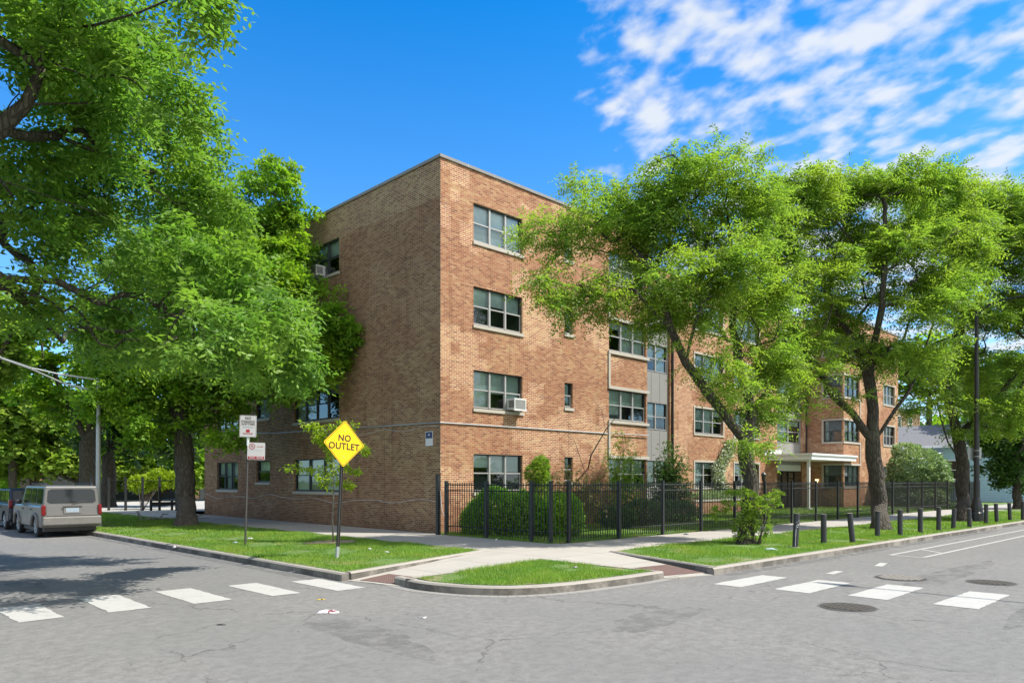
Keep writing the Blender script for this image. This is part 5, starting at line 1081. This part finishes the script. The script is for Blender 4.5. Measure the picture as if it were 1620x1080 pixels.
# ---------------------------------------------------------------- cars
def car(name, loc, label, paint, Lc, Wc, Hc, style):
    o = empty(name, loc, label, 'car'); hw = Wc/2   # local: +Y forward, rear at y=0
    wb0, wb1, wr = style['axles'][0], style['axles'][1], style['wr']
    def arch(cy, up): 
        R_ = wr+.07; return [(cy+R_*math.cos(a), max(.24, wr-.02+R_*math.sin(a))) for a in (np.linspace(math.pi,0,9) if up else np.linspace(0,math.pi,9))]
    belt, zb = style['belt'], .24+.06
    side = [(0.05,.34)]+[(p[0],p[1]) for p in arch(wb0,True)]+[(p[0],p[1]) for p in arch(wb1,True)]+[(Lc-.08,.34),(Lc,.55),(Lc-.05,style['hood']-.12),(Lc-.35,style['hood']),(style['cowl'],belt+.04),(0.02,belt+.02),(-.03,.75)]
    n = len(side); V = []; F = []
    xs = [(-hw,1),(-hw+.06,1.0),(hw-.06,1),(hw,1)]
    prof = []
    for sgn in (-1,1):
        V += [(sgn*(hw-.09), y, z) for y, z in side]+[(sgn*hw, y+( .05 if y < .3 else -.05 if y > Lc-.3 else 0), min(z, belt-.03)) for y, z in side]
    # rings: 0 inner-left,1 outer-left,2 inner-right,3 outer-right
    def ring(k): return [k*n+i for i in range(n)]
    r0, r1, r2, r3 = ring(0), ring(1), ring(2), ring(3)
    F.append(tuple(r1)); F.append(tuple(reversed(r3)))
    for a, b in ((r1,r0),(r0,r2),(r2,r3)):
        for i in range(n): F.append((a[i], b[i], b[(i+1)%n], a[(i+1)%n]))
    bo_ = mesh_obj('body', V, F, paint, o); bo_.modifiers.new('bevel','BEVEL').width = .03
    # greenhouse
    rt, rf_, rb = style['roof']    # roof z, front y, rear y
    cw = style['cowl']; tw = .09
    Vg = [(-hw+.06,.03,belt),(hw-.06,.03,belt),(hw-.06,cw,belt),(-hw+.06,cw,belt),(-hw+tw+.03,rb,rt-.03),(hw-tw-.03,rb,rt-.03),(hw-tw-.03,rf_,rt-.03),(-hw+tw+.03,rf_,rt-.03),(-hw+tw+.14,rb+.1,rt),(hw-tw-.14,rb+.1,rt),(hw-tw-.14,rf_-.15,rt),(-hw+tw+.14,rf_-.15,rt)]
    g_ = mesh_obj('cabin', Vg, [(0,1,5,4),(1,2,6,5),(2,3,7,6),(3,0,4,7),(4,5,9,8),(5,6,10,9),(6,7,11,10),(7,4,8,11),(8,9,10,11)], paint, o)
    bv = g_.modifiers.new('bevel','BEVEL'); bv.width = .035; bv.segments = 2
    VV = [Vector(v) for v in Vg]
    def glass(a, b, c, d, u0, u1, v0, v1, nm, off=.012):
        A, B_, C_, D_ = VV[a], VV[b], VV[c], VV[d]; nn = (B_-A).cross(D_-A).normalized()*off; q = MB()
        P_ = lambda u, v: tuple((A*(1-u)+B_*u)*(1-v)+(D_*(1-u)+C_*u)*v+nn)
        du, dv = (u1-u0)*.06, (v1-v0)*.12
        q.add([P_(u0+du,v0),P_(u1-du,v0),P_(u1,v0+dv),P_(u1,v1-dv),P_(u1-du,v1),P_(u0+du,v1),P_(u0,v1-dv),P_(u0,v0+dv)], [tuple(range(8))]); return q.build(nm, M['carglass'], o)
    glass(0,1,5,4,.06,.94,.12,.86,'rear_window'); glass(2,3,7,6,.05,.95,.08,.92,'windscreen')
    for sd_ in ((3,0,4,7),(1,2,6,5)):
        us = (.10,.38,.42,.66,.70,.95) if sd_[0] == 3 else (.05,.30,.34,.58,.62,.90)
        for k in range(3): glass(*sd_, us[2*k], us[2*k+1], .10, .88, 'side_window')
    # bumper, lights, plate
    q = MB(); q.box(-hw+.02,hw-.02,-.10,.10,.42,.72); q.build('bumper', style['bump'], o, bevel=.04)
    q = MB(); q.box(-hw+.06,hw-.06,Lc-.1,Lc+.06,.40,.68); q.build('bumper', style['bump'], o, bevel=.04)
    for sgn in (-1,1):
        q = MB(); a, b = sorted((sgn*(hw-.12), sgn*(hw+.006))); q.box(a,b,-.045,.14,style['tl'][0],style['tl'][1]); q.build('taillight', M['tail'], o, bevel=.03)
        q = MB(); a, b = sorted((sgn*(hw-.1), sgn*(hw-.4))); q.box(a,b,Lc-.25,Lc+.01,.7,.86); q.build('headlight', M['white'], o, bevel=.03)
        q = MB(); a, b = sorted((sgn*(hw-.0), sgn*(hw+.17))); q.box(a,b,cw-.35,cw-.22,belt,belt+.16); q.build('mirror', M['black'], o, bevel=.02)
        for k in (.35,.62): q = MB(); a, b = sorted((sgn*(hw-.002), sgn*(hw+.025))); q.box(a,b,Lc*k-.1,Lc*k+.08,belt-.17,belt-.13); q.build('door_handle', M['black'], o)
        q = MB(); a, b = sorted((sgn*(hw+.001), sgn*(hw-.01)))
        for k in (.30,.47,.66): q.box(a-.0005,b+.0005,Lc*k-.004,Lc*k+.004,.45,belt-.04)
        q.build('door_seam', M['black'], o)
        if style.get('flare'):
            for cy in (wb0, wb1):
                q = MB(); pts = [(sgn*(hw+.01), cy+(wr+.09)*math.cos(a), wr-.02+(wr+.09)*math.sin(a)) for a in np.linspace(0.02,math.pi-.02,12)]; q.tube(pts, .055, 6); q.build('wheel_flare', style['bump'], o, True)
        for cy in (wb0, wb1):
            wo = empty('wheel', (sgn*(hw-.13),cy,wr), None, None); wo.parent = o
            q = MB(); q.tube([(-.11,0,0),(-.09,0,0),(.09,0,0),(.11,0,0)], [wr-.03,wr,wr,wr-.03], 28); q.build('tyre', M['tyre'], wo, False)
            q = MB(); e_ = sgn*.112; q.tube([(e_-.01*sgn,0,0),(e_,0,0)], wr*.64, 24); q.build('rim', M['galv'], wo)
            q = MB()
            for k in range(5):
                a = k*2*math.pi/5; q.box(0,0,0,0,0,0) if False else q.add([(e_+.004*sgn,math.cos(a+.25)*r_,math.sin(a+.25)*r_) if t else (e_+.004*sgn,math.cos(a-.25)*r_,math.sin(a-.25)*r_) for t, r_ in ((0,wr*.22),(1,wr*.22),(1,wr*.56),(0,wr*.56))], [(0,1,2,3)])
            q.build('wheel_gap', M['black'], wo)
    q = MB(); q.box(-.20,.20,-.045,-.038,.86,1.02); q.build('licence_plate', M['platec'], o)
    q = MB(); q.box(-hw+.14,hw-.14,-.034,-.028,.735,.745); q.box(-hw+.13,-hw+.138,-.034,-.028,.74,belt); q.box(hw-.138,hw-.13,-.034,-.028,.74,belt); q.build('tailgate_seam', M['black'], o)
    q = MB(); q.tube([(0,.0,belt+.05),(.3,.02,belt+.12),(.45,.03,belt+.14)], .01, 5); q.box(-.30,.30,-.06,-.045,1.04,1.075); q.build('rear_wiper', M['rust'], o)
    q = MB(); q.box(-.27,.27,-.042,-.03,.82,1.08); q.build('plate_recess', style['bump'], o)
    q = MB(); q.box(-hw+.12,hw-.12,.2,Lc-.3,.2,.4); q.build('underbody', M['black'], o)
    if style.get('rails'):
        for sgn in (-1,1): q = MB(); x = sgn*(hw-tw-.12); q.tube([(x,rb+.25,rt),(x,rb+.3,rt+.06),(x,rf_-.5,rt+.06),(x,rf_-.45,rt)], .018, 6); q.build('roof_rail', M['black'], o)
    return o
def carpaint(name, col, metal=.4, dirtk=.55, coat=.3):
    m = Mat(name); c = m.mix(m.noise(3,4), (*[x*.85 for x in col],1), (*col,1)); sp = m.n('ShaderNodeSeparateXYZ'); m.t.links.new(m.pos(), sp.inputs[0]); dirt = m.rng(m.math('ADD', sp.outputs[2], m.math('MULTIPLY', m.noise(6,4), .5)), .55, 1.3, dirtk, dirtk*.1)
    c = m.mix(dirt, c, (.16,.14,.11,1)); m.base(c).rough(.32); m.p.inputs['Metallic'].default_value = metal; m.p.inputs['Specular IOR Level'].default_value = .35; m.p.inputs['Coat Weight'].default_value = coat; m.p.inputs['Coat Roughness'].default_value = .12; return m.m
M['carglass'] = simple('car_glass', (.02,.024,.026), .04, var=.1); M['carglass'].node_tree.nodes['Principled BSDF'].inputs['Specular IOR Level'].default_value = .4
M['tail'] = simple('tail_lens', (.16,.006,.010), .15, var=.4, scale=25); M['tyre'] = simple('tyre_rubber', (.025,.025,.025), .85); M['platec'] = simple('plate_white', (.28,.34,.40), .5, var=.35, scale=30)
silver = carpaint('champagne_paint', (.150,.146,.140), metal=.25, dirtk=.25); dk = carpaint('dark_blue_paint', (.006,.011,.026), metal=0.0, dirtk=.0, coat=0.0)
car('parked_car', (6.98,28.95,0), 'silver beige boxy four wheel drive parked at the left kerb, seen from behind', silver, 4.5, 1.84, 1.78, dict(axles=(.95,3.7), wr=.365, belt=1.10, hood=1.08, cowl=3.35, roof=(1.78,2.95,.10), bump=simple('grey_bumper',(.15,.145,.135),.6,var=.35), tl=(.76,1.12), flare=True, rails=True))
car('parked_car', (7.02,34.35,0), 'dark blue car with bright red tail lamp parked ahead of the silver one', dk, 4.6, 1.86, 1.66, dict(axles=(.95,3.75), wr=.35, belt=1.05, hood=1.02, cowl=3.45, roof=(1.64,2.7,.45), bump=M['black'], tl=(.88,1.2)))

# ---------------------------------------------------------------- houses and bits beyond the right wing
def house_window(h, axis, plane, u0, u1, z0, z1, fm='white'):
    q = MB(); 
    for a, b, c, d in ((u0-.1,u1+.1,z0-.1,z0),(u0-.1,u1+.1,z1,z1+.1),(u0-.1,u0,z0,z1),(u1,u1+.1,z0,z1),(u0,u1,(z0+z1)/2-.03,(z0+z1)/2+.03)): fbox(q, axis, plane, a, b, .002, .06, c, d)
    w_ = q.build('window', M[fm], h); q = MB(); fbox(q, axis, plane, u0, u1, .003, .015, z0, z1); q.build('pane', M['carglass'], w_)
m = Mat('blue_siding'); sp = m.n('ShaderNodeSeparateXYZ'); m.t.links.new(m.pos(), sp.inputs[0]); fr_ = m.math('FRACT', m.math('DIVIDE', sp.outputs[2], .22))
m.base(m.mix(m.math('LESS_THAN', fr_, .09), m.mix(m.noise(2,4), (.33,.52,.62,1), (.42,.62,.71,1)), (.2,.33,.40,1))).rough(.7); m.bump(fr_, .5, .03); M['siding'] = m.m
M['shingle'] = simple('grey_shingle', (.15,.15,.155), .95, var=.4, scale=5)
hb = np.array([74.0, 12.8, .1]); h = empty('house', tuple(hb), 'pale blue sided house with a long grey shingle roof beyond the brick building', 'house')
q = MB(); q.box(0,12,0,13,0,5.0); q.build('wall', M['siding'], h)
q = MB(); q.add([(-.5,-.5,4.95),(-.5,13.5,4.95),(6,13.5,7.3),(6,-.5,7.3),(12.5,-.5,4.95),(12.5,13.5,4.95)], [(0,3,2,1),(3,4,5,2),(0,4,3),(1,2,5)]); q.build('roof', M['shingle'], h)
q = MB(); q.box(-.58,-.501,-.5,13.5,4.80,5.0); q.build('gutter', M['white'], h)
q = MB(); q.add([(0.01,0,5.0),(12-.01,0,5.0),(6,0,7.15)], [(0,1,2)]); q.build('gable', M['siding'], h)
house_window(h, 's', 0, 5.9, 7.1, 2.0, 3.6); house_window(h, 's', 0, 1.2, 2.3, 2.0, 3.6)
q = MB(); q.tube([(-2.9,7.5,0),(-2.9,7.5,3.9)], .04, 6); q.tube([(-2.9,11.5,0),(-2.9,11.5,3.9)], .04, 6); q.build('awning_post', M['black'], h)
q = MB(); A_ = [(-3.2+3.2*k/8, 3.75+.6*math.sin(k/8*math.pi/2)) for k in range(9)]; V = []
for x, z in A_: V += [(x,7.3,z),(x,12,z),(x,12,z+.05),(x,7.3,z+.05)]
F = [(4*k+j,4*k+(j+1)%4,4*k+4+(j+1)%4,4*k+4+j) for k in range(8) for j in range(4)]+[(0,1,2,3),(35,34,33,32)]
q.add(V, F); q.build('awning', M['white'], h)
q = MB()
for k in range(5): q.box(-1.4-.28*k,-.001-.28*k if k else -.001,8.2,9.8,.0,.95-.19*k)
q.build('steps', M['walk'], h); q = MB(); q.tube([(-1.2,8.1,1.9),(-2.7,7.2,1.9),(-2.9,4.4,.9)], .03, 6)
for k in range(8): q.tube([(-2.7-.025*k,7.0-.35*k,.2),(-2.7-.025*k,7.0-.35*k,1.85-.12*k)], .015, 4)
q.build('handrail', M['white'], h)
h = empty('house', (61.6,27,.1), 'low tan roofed house tucked between the brick building and the blue house', 'house'); q = MB(); q.box(0,8,0,10,0,4.6); q.build('wall', M['brick_far'], h); q = MB(); q.add([(-.4,-.4,4.6),(8.4,-.4,4.6),(8.4,10.4,4.6),(-.4,10.4,4.6),(-.4,5,6.4),(8.4,5,6.4)],[(0,1,5,4),(2,3,4,5),(0,4,3),(1,2,5)]); q.build('roof', M['shingle'], h); q = MB(); q.box(-.42,8.42,-.47,-.401,4.45,4.62); q.build('gutter', M['white'], h)
hb = (84,34,.1); h = empty('brick_building', hb, 'brown brick building with white framed windows rising behind the blue house', 'building'); q = MB(); q.box(0,30,0,14,0,11.2); q.build('wall', M['brick_far'], h); q = MB(); q.box(-.1,30.1,-.1,14.1,11.201,11.5); q.build('coping', M['coping'], h)
for u in (2.5,7,11.5,16,20.5,25): 
    for z in (3.0,6.0,9.0): house_window(h, 'f', 0, u, u+1.5, z-.2, z+1.4)
    house_window(h, 's', 0, 2+u*.4, 3.2+u*.4, 6.0, 7.4) if u < 12 else None
# trash cart
b = G(1586,791,.15); o = empty('trash_cart', (b[0],b[1],.12), 'black wheeled trash cart on the grass at the far right', 'trash cart')
q = MB(); q.add([(-.6,-.5,.12),(.6,-.5,.12),(.6,.5,.12),(-.6,.5,.12),(-.72,-.6,1.35),(.72,-.6,1.35),(.72,.6,1.35),(-.72,.6,1.35)], [(0,3,2,1),(4,5,6,7),(0,1,5,4),(1,2,6,5),(2,3,7,6),(3,0,4,7)]); q.build('bin', M['bollard'], o, bevel=.04); q = MB(); q.box(-.78,.78,-.66,.66,1.351,1.45); q.build('lid', M['black'], o, bevel=.03)
for s_ in (-.55,.55): q = MB(); q.tube([(s_-.06,.5,.16),(s_+.06,.5,.16)], .16, 14); q.build('wheel', M['tyre'], o)
# wooden yard fence far right
o = empty('board_fence', (66,15.5,.12), 'brown board fence behind the trash cart', 'fence'); q = MB()
for k in range(90): q.box(8+k*.2,8+k*.2+.17,6+.02*(k%3),6.03+.02*(k%3),0,1.7)
q.build('board', simple('old_boards', (.22,.15,.10), .9, var=.4, scale=3), o)
# garages behind the parking lot
h = empty('garage', (15,76,.1), 'long low grey garage at the back of the parking lot', 'garage'); q = MB(); q.box(0,24,0,7,0,3.0); q.build('wall', M['brick_far'], h); q = MB(); q.box(-.3,24.3,-.3,7.3,3.001,3.3); q.build('roof', M['coping'], h)
for k in range(5): q = MB(); q.box(1+k*4.6,4.4+k*4.6,-.05,-.001,0,2.3); q.build('garage_door', M['darkframe'], h)

# ---------------------------------------------------------------- fallen branch and litter
o = empty('fallen_branch', G(240,822,.155), 'pale fallen branch lying on the grass left of the maple trunk', 'branch'); bb = np.array(o.location); q = MB(); dpt = 33.5
q.tube([W(217,808,dpt)-bb, W(224,822,dpt)-bb, (0,0,.06), (.9,-.5,.05), (1.6,-1.0,.16), (2.2,-1.3,.3)], [.04,.07,.07,.05,.035,.02], 7); q.tube([(.3,-.2,.08),(.6,.3,.25),(.9,.5,.2)], [.04,.03,.015], 6); q.tube([(.9,-.5,.06),(1.4,-.9,.05),(2.0,-1.6,.06)], [.03,.02,.01], 5); q.build('wood', M['bark3'], o, True)
def crumple(px, py, z, w_, d_, h, mat, lab, seed, name='litter', cat='litter', spots=None):
    w_ *= .75; d_ *= .75; h *= .7
    rs = np.random.RandomState(seed); b = G(px, py, z); o = empty(name, b, lab, cat); n = 9; V = []; F = []
    for i in range(n):
        for j in range(n):
            u, v = i/(n-1)-.5, j/(n-1)-.5; k = max(0, 1-(u*u+v*v)*3.6); hh = h*k*rs.uniform(.45,1.0)+.003; V.append(tuple(RGT*(u*w_+rs.normal(0,.012))+FWD*(v*d_+rs.normal(0,.012))+np.array([0,0,hh])))
    for i in range(n-1):
        for j in range(n-1): F.append((i*n+j,(i+1)*n+j,(i+1)*n+j+1,i*n+j+1))
    ob = mesh_obj('wrapper', V, F, [mat]+([spots] if spots else []), o, True)
    if spots:
        for p in ob.data.polygons: p.material_index = 1 if rs.rand() < .3 and p.center.dot(Vector(RGT)) > 0 else 0
    so = ob.modifiers.new('solid','SOLIDIFY'); so.thickness = .004
    return o
crumple(520,968,0,.42,.20,.07,M['signwhite'],'crumpled white plastic bag with red print lying in the street',1,spots=M['tail'])
crumple(508,948,0,.15,.05,.015,M['yellow'],'small yellow wrapper lying near the left crosswalk',2)
crumple(669,976,0,.12,.09,.01,M['signwhite'],'flat white paper scrap on the asphalt before the island',3)
crumple(350,988,0,.14,.05,.015,M['black'],'small black scrap on the asphalt below the left crosswalk',4)
crumple(430,893,0,.24,.14,.07,M['paleblue'],'pale blue plastic wrapper in the left gutter',5); crumple(443,892,0,.14,.10,.10,M['yellow'],'yellow carton standing against the left kerb',6)
crumple(470,905,0,.50,.10,.05,M['signwhite'],'heap of pink and white paper litter in the left gutter',7,spots=M['tail']); crumple(492,906,0,.35,.12,.04,M['signwhite'],'torn white paper in the gutter near the kerb end',8); crumple(505,911,0,.14,.08,.05,M['soil'],'brown paper scrap at the end of the left kerb',9)
crumple(398,887,0,.25,.10,.02,M['soil'],'tan paper strip in the left gutter',10); crumple(372,858,.17,.20,.12,.06,M['paleblue'],'pale blue wrapper on the grass left of the parking sign',11); crumple(396,852,.17,.26,.12,.06,M['signwhite'],'white wrapper on the grass behind the parking sign',12)
crumple(585,868,.17,.12,.1,.05,M['signwhite'],'small white scrap on the left grass right of the sign post',13); crumple(612,873,.17,.16,.1,.04,M['signwhite'],'pale scrap on the left grass near the sidewalk',14); crumple(786,854,.155,.10,.08,.10,M['signwhite'],'white paper cup at the foot of the fence',15)
crumple(1219,869,.17,.42,.22,.09,M['paleblue'],'grey blue plastic bag on the grass left of the first bollard',16); crumple(1085,845,.155,.2,.1,.06,M['navy'],'small blue wrapper under the fence by the nearest locust',17); crumple(226,861,.0,.12,.1,.08,M['signwhite'],'white scrap beside the kerb near the maple',18)
crumple(910,897,.17,.12,.08,.05,M['signwhite'],'tiny white scrap in the island grass',19)
crumple(276,866,.10,.06,.2,.09,M['signwhite'],'white paper strip hanging over the left kerb',20)
